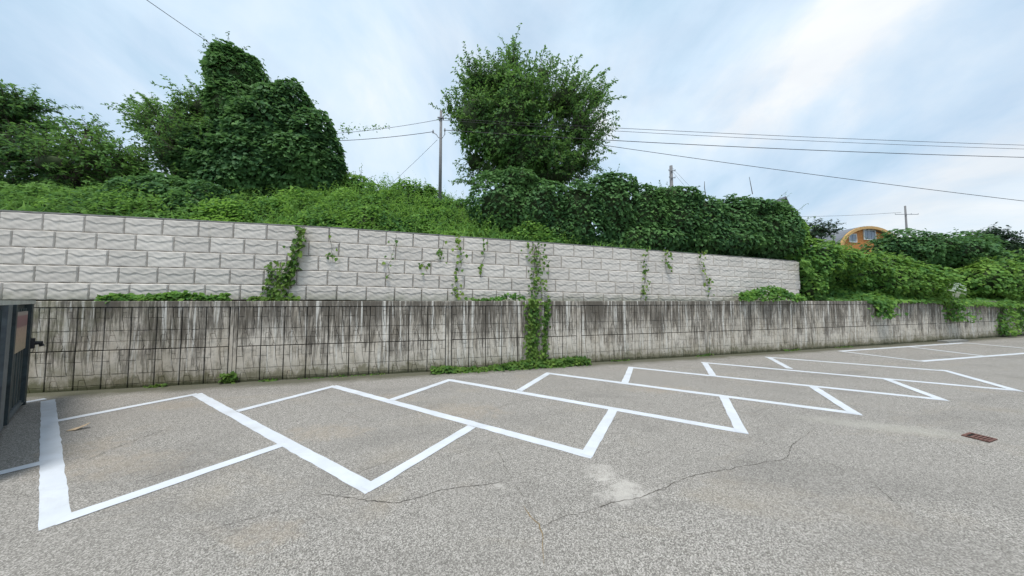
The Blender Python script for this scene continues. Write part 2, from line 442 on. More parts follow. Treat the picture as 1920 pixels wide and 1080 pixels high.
# ------------------------------------------------------------------ concrete retaining wall: panels with cast stones
TOP = 2.395
wall = empty('concrete_wall', (0, W(0), 0))
tag(wall, 'long streaked grey concrete retaining wall of cast stone pattern panels beside the bays', 'retaining wall')
def wchild(o):                                          # keep world placement under the thing
    o.parent = wall
    o.matrix_parent_inverse = Matrix.Translation(-Vector(wall.location))
    return o
def ribbon(x0, x1, step, prof, mb):
    """extrude a profile [(out, z)...] along the wall plan"""
    n = max(1, int((x1 - x0) / step)); k = len(prof)
    v = []; f = []
    for i in range(n + 1):
        X = x0 + (x1 - x0) * i / n; t, o = tangent(X); b = np.array([X, W(X), 0])
        for (d, z) in prof: q = b + o * d; v.append((q[0], q[1], z))
        if i:
            for j in range(k):
                f.append(((i - 1) * k + j, (i - 1) * k + (j + 1) % k, i * k + (j + 1) % k, i * k + j))
    f.append(tuple(range(k))); f.append(tuple(n * k + j for j in range(k)))
    mb.add(v, f)
X0, X1 = -19.0, 58.0
mb = MB(); ribbon(X0, X1, 0.5, [(-0.022, -0.3), (-0.022, TOP - 0.04), (-0.34, TOP - 0.04), (-0.34, -0.3)], mb)
wchild(mb.build('wall_core', M['joint']))
PIL = [-14.6, -8.27, -2.2, 2.6, 8.59, 13.57, 19.21, 25.54, 32.6, 40.0, 48.0]
cop = sorted([X0] + PIL + [X1])
for a, b in zip(cop[:-1], cop[1:]):                      # coping cast in lengths between the expansion joints
    mb = MB(); ribbon(a + 0.006, b - 0.006, 0.5, [(0.028, TOP - 0.165), (0.034, TOP - 0.155), (0.034, TOP - 0.012), (0.022, TOP), (-0.36, TOP), (-0.36, TOP - 0.165)], mb)
    wchild(mb.build('coping', M['concrete']))
for X in PIL:
    mb = MB(); ribbon(X - 0.085, X - 0.008, 0.1, [(0.012, -0.3), (0.012, TOP - 0.168), (-0.1, TOP - 0.168), (-0.1, -0.3)], mb)
    ribbon(X + 0.008, X + 0.085, 0.1, [(0.009, -0.3), (0.009, TOP - 0.168), (-0.1, TOP - 0.168), (-0.1, -0.3)], mb)
    wchild(mb.build('joint_pier', M['concrete']))
STONES = [
    [(0, 0), (.24, 0), (.26, .25), (0, .25)],
    [(0, .25), (.26, .25), (.33, .55), (0, .55)],
    [(.24, 0), (.64, 0), (.66, .25), (.76, .55), (.33, .55), (.26, .25)],
    [(.64, 0), (.82, 0), (.82, .12), (.65, .12)],
    [(.82, 0), (1, 0), (1, .25), (.82, .25)],
    [(.65, .12), (.82, .12), (.82, .25), (.66, .25)],
    [(.66, .25), (1, .25), (1, .55), (.76, .55)],
    [(0, .55), (.30, .55), (.40, .67), (.20, .67), (.18, .8), (0, .8)],
    [(.20, .67), (.40, .67), (.48, .8), (.18, .8)],
    [(.30, .55), (1, .55), (1, .8), (.48, .8), (.40, .67)],
    [(0, .8), (.18, .8), (.17, 1), (0, 1)],
    [(.18, .8), (.48, .8), (.56, .92), (.50, 1), (.17, 1)],
    [(.48, .8), (1, .8), (1, 1), (.64, 1), (.56, .92)],
    [(.50, 1), (.56, .92), (.64, 1)],
]
PH = 1.178
def inset(poly, d):
    n = len(poly); out = []
    P_ = [np.array(p, float) for p in poly]
    for i in range(n):
        a, b, c = P_[i - 1], P_[i], P_[(i + 1) % n]
        e1 = (b - a) / np.linalg.norm(b - a); e2 = (c - b) / np.linalg.norm(c - b)
        n1 = np.array([-e1[1], e1[0]]); n2 = np.array([-e2[1], e2[0]])
        m = n1 + n2; m = m / max(0.35, (1 + n1 @ n2))
        out.append(b + m * d)
    return out
def stone_shape(poly, w, rise):
    pts = [(x * w - w / 2, 0.009 + (1 - y) * (PH - 0.018)) for x, y in poly]
    area = sum(pts[i - 1][0] * pts[i][1] - pts[i][0] * pts[i - 1][1] for i in range(len(pts)))
    if area < 0: pts = pts[::-1]
    a = inset(pts, 0.0055); b = inset(pts, 0.0110)
    n = len(a)
    v = [(p[0], 0.0, p[1]) for p in a] + [(p[0], -rise * 0.7, p[1]) for p in a] + [(p[0], -rise, p[1]) for p in b]
    f = [(i, (i + 1) % n, n + (i + 1) % n, n + i) for i in range(n)] + [(n + i, n + (i + 1) % n, 2 * n + (i + 1) % n, 2 * n + i) for i in range(n)]
    f.append(tuple(2 * n + i for i in range(n)))
    return v, f
PW = 0.588
rises = [0.028, 0.023, 0.031, 0.021, 0.027, 0.019, 0.026, 0.024, 0.030, 0.023, 0.020, 0.027, 0.024, 0.022]
panel_cache = {}
def panel_mesh(w):
    k = round(w, 2)
    if k not in panel_cache:
        mb = MB().box(-w / 2 + 0.009, w / 2 - 0.009, 0.0, 0.02, 0.009, PH - 0.009)
        st = []
        for poly, rs in zip(STONES, rises):
            v, f = stone_shape(poly, w - 0.017, rs * 0.8); st.append((v, f))
        sm = [MB().add(v, f).fix('stone', M['concrete']) for v, f in st]
        panel_cache[k] = (mb.fix('panel', M['groove']), sm, st)
    return panel_cache[k]
spans = list(zip(PIL[:-1], PIL[1:]))
cols = []
for a, b in spans:
    a, b = a + 0.10, b - 0.10
    L = (b - a) * 1.029; n = max(1, round(L / PW)); w = (b - a) / n
    for i in range(n): cols.append((a + (i + 0.5) * w, w))
near = sorted([c for c in cols if -12.75 < c[0]], key=lambda c: c[0])[:10]
near_x = {c[0] for c in near}
rest = MB()
for X, w in cols:
    t, o = tangent(X); wl = w / t[0]
    pm, sm, st = panel_mesh(wl)
    rz = math.atan2(t[1], t[0])
    for z0 in (TOP - 0.168 - PH, TOP - 0.168 - 2 * PH):
        pn = link('panel', pm, None, (X, W(X), z0), (0, 0, rz)); wchild(pn)
        if X in near_x:
            for me in sm: link('stone', me, pn)
        else:
            mat = Matrix.Translation((X, W(X), z0)) @ Matrix.Rotation(rz, 4, 'Z')
            for v, f in st: rest.add([tuple(mat @ Vector(p)) for p in v], f)
rs = rest.build('cast_stones', M['concrete']); rs['kind'] = 'stuff'; wchild(rs)

# ledge of soil between the two walls
mb = MB(); ribbon(X0, X1, 1.0, [(-0.33, 2.0), (-0.33, 2.33), (-0.95, 2.36), (-0.95, 2.0)], mb)
tag(mb.build('soil_ledge', M['soil']), kind='structure')

# ------------------------------------------------------------------ pale block wall above
OFF = 0.72
BH, BL = 0.497, 0.912
def drop(X): return 0.020 * max(0.0, X + 6.0)
BTOP = 4.90
bwall = empty('block_wall', (0, W(0) + OFF, 2.3))
tag(bwall, 'pale grey wall of staggered rock faced concrete blocks standing above the streaked wall', 'block wall')
def bchild(o):
    o.parent = bwall; o.matrix_parent_inverse = Matrix.Translation(-Vector(bwall.location)); return o
def block_mesh(seed, length=BL):
    r = np.random.default_rng(seed)
    nx, nz = 34, 34
    us = np.linspace(0, 1, nx); vs = np.linspace(0, 1, nz)
    ph = r.uniform(0, 6.28, 8); jit = r.normal(0, 0.012, 6)
    wx = np.array([0, .10, .30, .45, .63, .92, 1.0]); wy = np.array([.30, .33, .455, .365, .47, .33, .31]) + np.append(jit, 0)
    gap = 0.006; v = []; f = []
    for j, vv in enumerate(vs):
        for i, uu in enumerate(us):
            x = (uu - .5) * (length - gap); z = BH - 0.004 - vv * (BH - 0.008)
            ex = min(uu, 1 - uu) * length; ez = min(vv, 1 - vv) * BH
            e = min(1, ex / 0.017) ** 0.5 * min(1, ez / 0.020) ** 0.5
            wl = np.interp(uu, wx, wy)
            d = vv - wl
            low = 1 / (1 + math.exp(-d * 110)) * math.exp(-max(0, d) * 8.0) * (0.45 + 0.55 * math.exp(-((uu - 0.47) / 0.30) ** 2))
            groove = math.exp(-(d / 0.036) ** 2)
            rag = 0.003 * math.sin(uu * 17 + ph[0]) + 0.003 * math.sin(uu * 9 + vv * 13 + ph[1]) + 0.002 * math.sin(vv * 21 - uu * 25 + ph[2])
            up = 0.016 * math.exp(-(d / 0.10) ** 2) if d < 0 else 0
            out = e * (0.046 - 0.014 * low + rag + up * 0.4 * (1 - low))
            zz = z + 0.006 * math.sin(uu * 11 + ph[3]) * (1 if 0 < j < nz - 1 else 0.6)
            v.append((x, -out, zz))
    for j in range(nz - 1):
        for i in range(nx - 1):
            a = j * nx + i; f.append((a, a + nx, a + nx + 1, a + 1))
    # sides back into the wall
    b = len(v)
    x = (length - gap) / 2
    v += [(-x, 0.30, 0.004), (x, 0.30, 0.004), (x, 0.30, BH - 0.004), (-x, 0.30, BH - 0.004)]
    f += [(b, b + 3, b + 2, b + 1)]
    tl, tr, bl, br = 0, nx - 1, (nz - 1) * nx, nz * nx - 1
    f += [tuple([b + 3] + [tl + i for i in range(nx)] + [b + 2]), tuple([b + 1] + [br - i for i in range(nx)] + [b])]
    f += [tuple([b] + [bl - i * nx for i in range(nz)] + [b + 3]), tuple([b + 2] + [tr + i * nx for i in range(nz)] + [b + 1])]
    me = make_mesh('block', v, f, M['block'])
    me.shade_smooth()
    try: me.set_sharp_from_angle(angle=R(42))
    except Exception: pass
    return me
variants = [block_mesh(s) for s in range(5)]
ROW_SHIFT = [0.0, 0.32, 0.63, 0.03, 0.33]
half_cache = {}
B_END = 15.25
for r_ in range(5):
    X = -13.45 + ROW_SHIFT[r_] - 7 * 0.886
    k = 0
    while X < B_END - 0.1:
        t, o = tangent(X); step = BL * t[0]
        xe = min(X + step, B_END - 0.05 * r_)
        if xe - X < 0.22: break
        L = (xe - X) / t[0]
        if L < BL - 0.02:
            hk = round(L, 2); half_cache.setdefault(hk, block_mesh(50 + r_, L)); me = half_cache[hk]
        else: me = variants[(k * 3 + r_ * 2) % 5]
        xm = (X + xe) / 2; t, o = tangent(xm)
        z = BTOP - BH * (r_ + 1) - drop(xm)
        out = 0.035 * r_
        p = np.array([xm, W(xm) + OFF, z]) + o * (out + rng.normal(0, 0.004))
        b = link('block', me, None, p, (rng.normal(0, 0.003), rng.normal(0, 0.0025) + 0.0195 * (1 if xm > -6 else 0), math.atan2(t[1], t[0])))
        bchild(b)
        X = xe; k += 1
mb = MB(); 
n = 60
for i in range(n):
    a = -19.5 + (B_END + 19.4) * i / n; b = -19.5 + (B_END + 19.4) * (i + 1) / n - 0.004
    q = []
    for X in (a, b):
        t, o = tangent(X); base = np.array([X, W(X) + OFF, 0]); za = BTOP - drop(X) + 0.004
        for d, z in ((0.015, za), (0.015, za + 0.045), (-0.32, za + 0.045), (-0.32, za)):
            w = base + o * d; q.append((w[0], w[1], z))
    mb.add(q, [(0, 1, 5, 4), (1, 2, 6, 5), (2, 3, 7, 6), (3, 0, 4, 7), (0, 3, 2, 1), (4, 5, 6, 7)])
bchild(mb.build('cap', M['cap']))

# ------------------------------------------------------------------ hillside
def smooth(a, b, x): t = np.clip((x - a) / (b - a), 0, 1); return t * t * (3 - 2 * t)
KX = [-40, -20, -12, -8, -6, -3, 0, 4, 10, 14, 17.5, 40, 120]
KV = [.46, .46, .46, .60, .74, .62, .42, .25, .16, .18, .60, .58, .5]
def T(X, d):
    """ground height d metres behind the block wall's line"""
    X = np.asarray(X, float); d = np.asarray(d, float)
    zt = BTOP - 0.06 - 0.020 * np.maximum(0, X + 6)
    zr = 2.36
    s = smooth(14.9, 16.6, X)
    z0 = zt * (1 - s) + zr * s
    k = np.interp(X, KX, KV); D = 5.0 + 1.2 * s
    z = z0 + k * np.minimum(np.maximum(d - 0.2, 0), D) + 0.07 * np.maximum(0, np.minimum(d, 60) - D)
    z = z + 0.12 * np.sin(X * 0.9 + d * 0.5) * np.minimum(1, np.maximum(d - 0.3, 0)) + 0.07 * np.sin(X * 2.1 - d * 1.3) * np.minimum(1, np.maximum(d - 0.3, 0))
    return z
def terr(X, Y): return T(X, Y - (W(X) + OFF))
xs = np.concatenate([np.arange(-60, -22, 2.0), np.arange(-22, 44, 0.5), np.arange(44, 200, 4.0)])
ds = np.concatenate([[0.30, 0.45], np.arange(0.7, 8, 0.5), np.arange(8, 30, 2.0), np.arange(30, 150, 12.0)])
XX, DD = np.meshgrid(xs, ds, indexing='ij')
ZZ = T(XX, DD); YY = W(XX) + OFF + DD
far = xs > 80
vv = np.stack([XX, YY, ZZ], -1).reshape(-1, 3)
nd = len(ds)
ff = [(i * nd + j, (i + 1) * nd + j, (i + 1) * nd + j + 1, i * nd + j + 1) for i in range(len(xs) - 1) for j in range(nd - 1)]
base = len(vv)
hv = vv.tolist()
for i in range(len(xs)): hv.append((float(XX[i, 0]), float(YY[i, 0]), 1.9))
ff += [(i * nd, base + i, base + i + 1, (i + 1) * nd) for i in range(len(xs) - 1)]
hill = tag(link('hillside', make_mesh('hillside', hv, ff, M['hill'], True)), kind='structure')

# ------------------------------------------------------------------ foliage
SHAPES = {   # outline of half a leaf folded on its midrib: (x, y) pairs, y from stalk to tip
    'heart': dict(v=[(0, 0, 0), (.42, .22, .05), (.30, .66, .03), (0, 1, -.10), (-.30, .66, .03), (-.42, .22, .05), (0, .45, -.06)],
                  f=[(0, 1, 6), (1, 2, 6), (2, 3, 6), (3, 4, 6), (4, 5, 6), (5, 0, 6)]),
    'oval': dict(v=[(0, 0, 0), (.24, .45, .05), (0, 1, -.12), (-.24, .45, .05), (0, .5, -.02)], f=[(0, 1, 4), (1, 2, 4), (2, 3, 4), (3, 0, 4)]),
    'blade': dict(v=[(.05, 0, 0), (.05, .5, .05), (0, 1, -.12), (-.05, .5, .05), (-.05, 0, 0)], f=[(0, 1, 3, 4), (1, 2, 3)]),
}
def unit(a): return a / (np.linalg.norm(a, axis=-1, keepdims=True) + 1e-9)
def leaf_mesh(name, pos, nrm, tip, size, shape, mat, tint=None):
    sh = SHAPES[shape]; sv = np.array(sh['v'], float); n = len(pos); k = len(sv)
    nrm = unit(np.asarray(nrm, float)); tip = np.asarray(tip, float)
    tip = unit(tip - nrm * np.sum(tip * nrm, 1, keepdims=True)); side = np.cross(tip, nrm)
    size = np.broadcast_to(np.asarray(size, float), (n,))[:, None]
    V = np.empty((n, k, 3))
    for i in range(k):
        V[:, i] = pos + size * (side * sv[i, 0] + tip * sv[i, 1] + nrm * sv[i, 2])
    me = bpy.data.meshes.new(name)
    lens = [len(q) for q in sh['f']]; flat = np.array([i for q in sh['f'] for i in q])
    loops = (np.arange(n)[:, None] * k + flat[None, :]).ravel()
    tot = np.tile(np.array(lens), n); start = np.concatenate([[0], np.cumsum(tot)[:-1]])
    me.vertices.add(n * k); me.vertices.foreach_set('co', V.ravel())
    me.loops.add(len(loops)); me.loops.foreach_set('vertex_index', loops.astype(np.int32))
    me.polygons.add(len(tot)); me.polygons.foreach_set('loop_start', start.astype(np.int32)); me.polygons.foreach_set('loop_total', tot.astype(np.int32))
    if tint is None: tint = rng.beta(2, 2.4, n)
    at = me.attributes.new('tint', 'FLOAT', 'POINT'); at.data.foreach_set('value', np.repeat(np.clip(tint, 0, 1), k).astype(np.float32))
    me.materials.append(mat)
    me.update(calc_edges=True); me.validate()
    return me
class Waves:                                              # cheap smooth 3-D noise
    def __init__(s, freq, n=14, seed=0):
        r = np.random.default_rng(seed); s.k = r.normal(0, 1, (n, 3)); s.k = s.k / np.linalg.norm(s.k, axis=1, keepdims=True) * freq * r.uniform(.5, 1.6, (n, 1)); s.p = r.uniform(0, 6.28, n)
    def __call__(s, p): return np.sin(p @ s.k.T + s.p).sum(1) / math.sqrt(len(s.p) / 2)
def E_(px, py, Y, rx, ry, rd=None):
    """an ellipsoid lobe surveyed at depth Y: centre, radii across / deep / high in photo pixels"""
    c = P(px, py, Y); s = Y / F
    return (c, np.array([rx * s, (rd if rd else (rx + ry) / 2) * s, ry * s]))
def lobes_surface(lobes, n, bump=0.14, freq=2.2, seed=1, layers=(0.80, 1.03), back=0.35, zmin=None):
    r = np.random.default_rng(seed); wv = Waves(freq, 16, seed); wv2 = Waves(freq * 2.7, 16, seed + 5)
    area = np.array([(R_[0] * R_[1] + R_[1] * R_[2] + R_[0] * R_[2]) for c, R_ in lobes]); prob = area / area.sum()
    which = r.choice(len(lobes), n, p=prob)
    u = unit(r.normal(0, 1, (n, 3)))
    cs = np.array([l[0] for l in lobes]); rs = np.array([l[1] for l in lobes])
    c = cs[which]; rr = rs[which]
    srf = c + u * rr
    f = 1 + bump * wv(srf) * 0.6 + bump * 0.45 * wv2(srf)
    lay = r.uniform(0, 1, n) ** 0.6 * (layers[1] - layers[0]) + layers[0]
    p = c + u * rr * (f * lay)[:, None]
    nr = unit(u / rr)
    keep = (nr[:, 1] < 0.15) | (r.uniform(0, 1, n) < back)
    for i in range(len(lobes)):
        q = np.linalg.norm((p - cs[i]) / rs[i], axis=1)
        keep &= (which == i) | (q > 0.86)
    if zmin is not None: keep &= p[:, 2] > zmin(p[:, 0], p[:, 1])
    return p[keep], nr[keep]
def shingle(nr, r, out=0.75, up=0.75, rnd=0.45):
    n = unit(nr * out + np.array([0, 0, up]) + r.normal(0, rnd, nr.shape))
    tip = nr * 0.5 + np.array([0, 0, -1.0]) + r.normal(0, 0.5, nr.shape)
    return n, tip
def core_mesh(lobes, scale, mat, seed=3):  # added dark hull inside the leaves: blocks the sky, its colour imitates shade
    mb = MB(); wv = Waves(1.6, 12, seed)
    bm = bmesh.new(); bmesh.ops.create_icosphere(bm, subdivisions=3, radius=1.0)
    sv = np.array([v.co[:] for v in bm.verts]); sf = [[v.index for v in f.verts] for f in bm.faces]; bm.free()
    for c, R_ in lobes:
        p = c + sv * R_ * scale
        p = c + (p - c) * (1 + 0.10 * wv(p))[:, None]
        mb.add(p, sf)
    return make_mesh('shade_core', mb.v, mb.f, mat, True)
def kudzu_mass(name, label, cat, lobes, n, size=0.2, mat='kudzu', seed=1, group=None, bump=0.14, freq=2.2, foot=None, core=0.72, zmin=None, shoots=0, trunk=True):
    c0 = np.mean([l[0] for l in lobes], axis=0) if foot is None else np.array(foot, float)
    gz = float(terr(c0[0], c0[1]))
    root = empty(name, (c0[0], c0[1], gz)); tag(root, label, cat, group)
    inv = Matrix.Translation((-c0[0], -c0[1], -gz))
    r = np.random.default_rng(seed)
    p, nr = lobes_surface(lobes, n, bump, freq, seed, zmin=zmin)
    nn, tip = shingle(nr, r)
    tint = np.clip(r.beta(2, 2.6, len(p)), 0, 1)
    me = leaf_mesh('leaf_cover', p, nn, tip, size * r.uniform(0.65, 1.25, len(p)), 'heart', M[mat], tint)
    o = link('crown', me, root); o.matrix_parent_inverse = inv
    o = link('shade_core', core_mesh(lobes, core, M['hill'], seed), root); o.matrix_parent_inverse = inv; o['kind'] = 'stuff'
    if trunk:
        mb = MB(); top = max(lobes, key=lambda l: l[0][2])[0]
        pts = [(c0[0], c0[1], gz - 0.4)] + [tuple(np.array([c0[0], c0[1], gz]) * (1 - k) + np.array(top) * k + np.array([0.25 * math.sin(k * 5 + seed), 0.2 * math.cos(k * 4), 0])) for k in (.2, .45, .7, 1)]
        mb.tube(pts, [0.28, 0.22, 0.17, 0.12, 0.06], 8)
        for c, R_ in lobes:
            q = np.array(pts[2]); mb.tube([q, (q + c) / 2 + [0, 0, 0.3], c], [0.10, 0.07, 0.04], 6)
        o = link('trunk', mb.fix('trunk', M['bark'], True), root); o.matrix_parent_inverse = inv
    if shoots:
        shoot_part(root, inv, p, nr, shoots, r, mat, size)
    return root
def shoot_part(root, inv, p, nr, count, r, mat, size):
    """loose shoots sticking out of the mass, each a stem with leaves"""
    idx = np.where(p[:, 2] > np.percentile(p[:, 2], 55))[0]
    idx = r.choice(idx, count); mb = MB(); LP = []; LN = []; LT = []
    for i in idx:
        d = unit(nr[i] * 0.5 + np.array([0, 0, 0.8]) + r.normal(0, 0.45, 3)); L = r.uniform(0.35, 0.95)
        a = p[i]; m = a + d * L * 0.5; e = a + d * L + np.array([0, 0, -0.12 * L])
        mb.tube([a - d * 0.3, a, m, e], [0.012, 0.01, 0.008, 0.004], 3, False)
        for k in np.linspace(0.1, 1, int(5 + L * 8)):
            q = a + (e - a) * k; s = unit(np.cross(d, r.normal(0, 1, 3)))
            LP.append(q); LN.append(unit(np.array([0, 0, .7]) + r.normal(0, .6, 3))); LT.append(s + d * .5 + [0, 0, -.3])
    o = link('shoot_stems', mb.fix('shoot_stems', M['stem']), root); o.matrix_parent_inverse = inv; o['kind'] = 'stuff'
    me = leaf_mesh('shoot_leaves', np.array(LP), np.array(LN), np.array(LT), size * 0.7 * r.uniform(.6, 1.1, len(LP)), 'oval', M[mat])
    o = link('shoot_leaves', me, root); o.matrix_parent_inverse = inv; o['kind'] = 'stuff'

def airy_tree(name, label, cat, lobes, foot, ntwig, leaf=0.16, mat='tree', seed=1, twig=(0.6, 1.3), per=16, group=None, inner=0.30, shape='oval', up=0.35, long=0.06, limb=0.16, trunk_r=0.22, core=0.5, sprays=()):
    """trunk, forking limbs to each lobe, twigs with leaves spread through the crown's volume"""
    r = np.random.default_rng(seed)
    foot = np.array(foot, float); root = empty(name, foot); tag(root, label, cat, group)
    inv = Matrix.Translation(-Vector(foot))
    cs = np.array([l[0] for l in lobes]); rs = np.array([l[1] for l in lobes])
    cen = np.average(cs, axis=0, weights=rs.prod(1))
    mb = MB(); fork = foot * 0.45 + cen * 0.55
    fork[2] = foot[2] * 0.6 + cen[2] * 0.4
    mb.tube([foot - [0, 0, .5], foot + [0, 0, .2], foot * .6 + fork * .4 + [0.1, 0.1, 0], fork], [trunk_r * 1.3, trunk_r, trunk_r * .85, trunk_r * .7], 9)
    tb = MB(); hubs = []
    for c, R_ in lobes:
        m = (fork + c) / 2 + r.normal(0, .25, 3); tb.tube([fork, m, c], [limb, limb * .6, limb * .35], 6)
        for _ in range(9):
            e = c + unit(r.normal(0, 1, 3)) * R_ * r.uniform(.4, .8); m2 = (c + e) / 2 + r.normal(0, .15, 3)
            tb.tube([c, m2, e], [limb * .33, limb * .2, limb * .1], 5, False); hubs.append(e)
    prob = (rs.prod(1)) ** (2 / 3); prob /= prob.sum()
    w = r.choice(len(lobes), ntwig, p=prob)
    u = unit(r.normal(0, 1, (ntwig, 3)))
    rad = inner + (0.92 - inner) * r.uniform(0, 1, ntwig) ** 0.55
    wv = Waves(1.5, 12, seed)
    st = cs[w] + u * rs[w] * (rad * (1 + 0.13 * wv(cs[w] + u * rs[w])))[:, None]
    LP = []; LN = []; LT = []; TI = []
    den = Waves(1.1, 12, seed + 9)(st)
    for i in range(ntwig):
        if rad[i] > 0.55 and den[i] < -0.75: continue
        d = unit(u[i] * 0.7 + np.array([0, 0, up]) + r.normal(0, .45, 3)); L = r.uniform(*twig)
        if r.uniform() < long and rad[i] > 0.75: L *= 1.7; d = unit(d + [0, 0, .5])
        a = st[i]; e = a + d * L + np.array([0, 0, -0.10 * L * L]); m = (a + e) / 2 + np.array([0, 0, 0.05 * L])
        tb.tube([a - d * .25, m, e], [0.014, 0.009, 0.004], 3, False)
        n = int(per * L / (sum(twig) / 2))
        for k in np.linspace(0.05, 1.0, n):
            q = (a * (1 - k) + e * k) + np.array([0, 0, 0.2 * L * k * (1 - k)])
            s = np.cross(d, r.normal(0, 1, 3)); s /= np.linalg.norm(s) + 1e-9
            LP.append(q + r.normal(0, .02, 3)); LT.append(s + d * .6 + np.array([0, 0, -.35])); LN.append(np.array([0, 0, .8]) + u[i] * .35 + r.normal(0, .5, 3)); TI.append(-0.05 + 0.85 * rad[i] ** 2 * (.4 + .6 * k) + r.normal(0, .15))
    for a, e in sprays:                                   # long arching shoots with side twigs
        d = unit(e - a); L = np.linalg.norm(e - a); tb.tube([a - d * .6, a, (a + e) / 2 + [0, 0, .06 * L], e], [.03, .022, .014, .006], 4, False)
        for k in np.linspace(0.0, 1.0, int(14 * L)):
            q = a + (e - a) * k + np.array([0, 0, .24 * L * k * (1 - k)])
            for _ in range(2 if k > .8 else 3):
                sd = unit(np.cross(d, r.normal(0, 1, 3))) * r.uniform(0, .32) * (1.1 - k)
                LP.append(q + sd); LT.append(sd * 3 + d * .7 + np.array([0, 0, -.3])); LN.append(np.array([0, 0, .8]) + r.normal(0, .5, 3)); TI.append(.55 + r.normal(0, .2))
    o = link('trunk', mb.fix('trunk', M['bark'], True), root); o.matrix_parent_inverse = inv
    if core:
        o = link('shade_core', core_mesh(lobes, core, M['hill'], seed), root); o.matrix_parent_inverse = inv; o['kind'] = 'stuff'  # added dark core, makes the inside of the crown look shaded
    o = link('limbs', tb.fix('limbs', M['bark'], False), root); o.matrix_parent_inverse = inv
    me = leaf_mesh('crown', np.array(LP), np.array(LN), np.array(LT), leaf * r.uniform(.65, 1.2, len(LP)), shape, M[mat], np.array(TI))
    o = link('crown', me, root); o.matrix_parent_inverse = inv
    return root

def foot_at(px, Y):
    X = P(px, 400, Y)[0]; return (X, Y, float(terr(X, Y)))

# --- left group
kudzu_mass('vine_tree', 'tall tower shaped tree wholly draped in dark vines, highest on the left', 'tree',
           [E_(448, 150, 14.2, 44, 54, 44), E_(450, 215, 14.1, 50, 70, 48), E_(535, 215, 14.4, 48, 58, 44), E_(505, 265, 14.0, 66, 74, 52), E_(585, 270, 14.2, 44, 56, 40), E_(460, 320, 13.6, 92, 66, 58), E_(560, 315, 13.9, 66, 62, 46),
            E_(612, 318, 14.2, 36, 62, 36), E_(400, 300, 13.6, 52, 62, 46)], 60000, 0.215, seed=11, bump=0.15, freq=1.7, foot=(P(470, 300, 14.2)[0], 14.2, 0), shoots=70)
airy_tree('broadleaf_tree', 'loose leafy tree leaning against the left of the vine draped tower', 'tree',
          [E_(338, 248, 14.2, 60, 54), E_(318, 292, 13.6, 44, 46), E_(272, 222, 14.6, 24, 14), E_(370, 300, 13.6, 60, 60), E_(385, 210, 14.6, 40, 34)], foot_at(330, 13.8), 900, 0.17, 'tree', 21, per=19, long=0.1, twig=(.5, 1.0))
airy_tree('broadleaf_tree', 'rounded leafy tree behind the wall between the frame edge and the pale gap', 'tree',
          [E_(180, 300, 11.4, 54, 36), E_(100, 308, 11.0, 60, 40), E_(222, 318, 11.6, 42, 34), E_(150, 350, 12.2, 130, 38), E_(165, 250, 13.5, 14, 16), E_(250, 358, 12.2, 80, 34), E_(55, 285, 11.4, 40, 36)], foot_at(165, 12.0), 1500, 0.17, 'tree', 22, per=19, twig=(.5, 1.0), core=.36)
airy_tree('broadleaf_tree', 'dense tree cut off by the left edge of the view', 'tree',
          [E_(18, 218, 12.6, 44, 42), E_(-35, 225, 12.4, 66, 60), E_(52, 200, 12.8, 20, 20), E_(10, 285, 11.2, 75, 46), E_(-5, 346, 12.2, 130, 42)], foot_at(-5, 12.2), 1300, 0.17, 'tree', 23, per=19, twig=(.5, 1.0), core=.36)
kudzu_mass('shrub', 'low dark shrub heap at the foot of the vine draped tower', 'shrub',
           [E_(300, 368, 10.8, 75, 36, 42), E_(348, 388, 9.9, 42, 28, 26), E_(262, 384, 10.0, 46, 24, 26), E_(385, 372, 10.8, 40, 26, 30)], 8500, 0.15, 'kudzu', seed=14, bump=0.2, freq=3, foot=(P(300, 400, 11.6)[0], 11.6, 0), trunk=False)
kudzu_mass('shrub', 'bright green bushy shrub right of the vine draped tower', 'shrub',
           [E_(665, 350, 14.8, 32, 24, 26), E_(690, 362, 14.6, 26, 16, 24), E_(640, 365, 14.4, 30, 20, 24)], 3200, 0.15, 'cover', seed=15, bump=0.2, freq=3, foot=(P(668, 360, 14.8)[0], 14.8, 0), trunk=False, shoots=26)
kudzu_mass('shrub', 'small leafy shrub on the crest left of the utility pole', 'shrub',
           [E_(783, 368, 15.0, 34, 16, 24), E_(806, 358, 15.0, 12, 12, 10), E_(745, 372, 15.0, 26, 10, 20)], 1900, 0.15, 'cover', seed=16, bump=0.2, freq=3, foot=(P(783, 372, 15)[0], 15.0, 0), trunk=False, shoots=16)

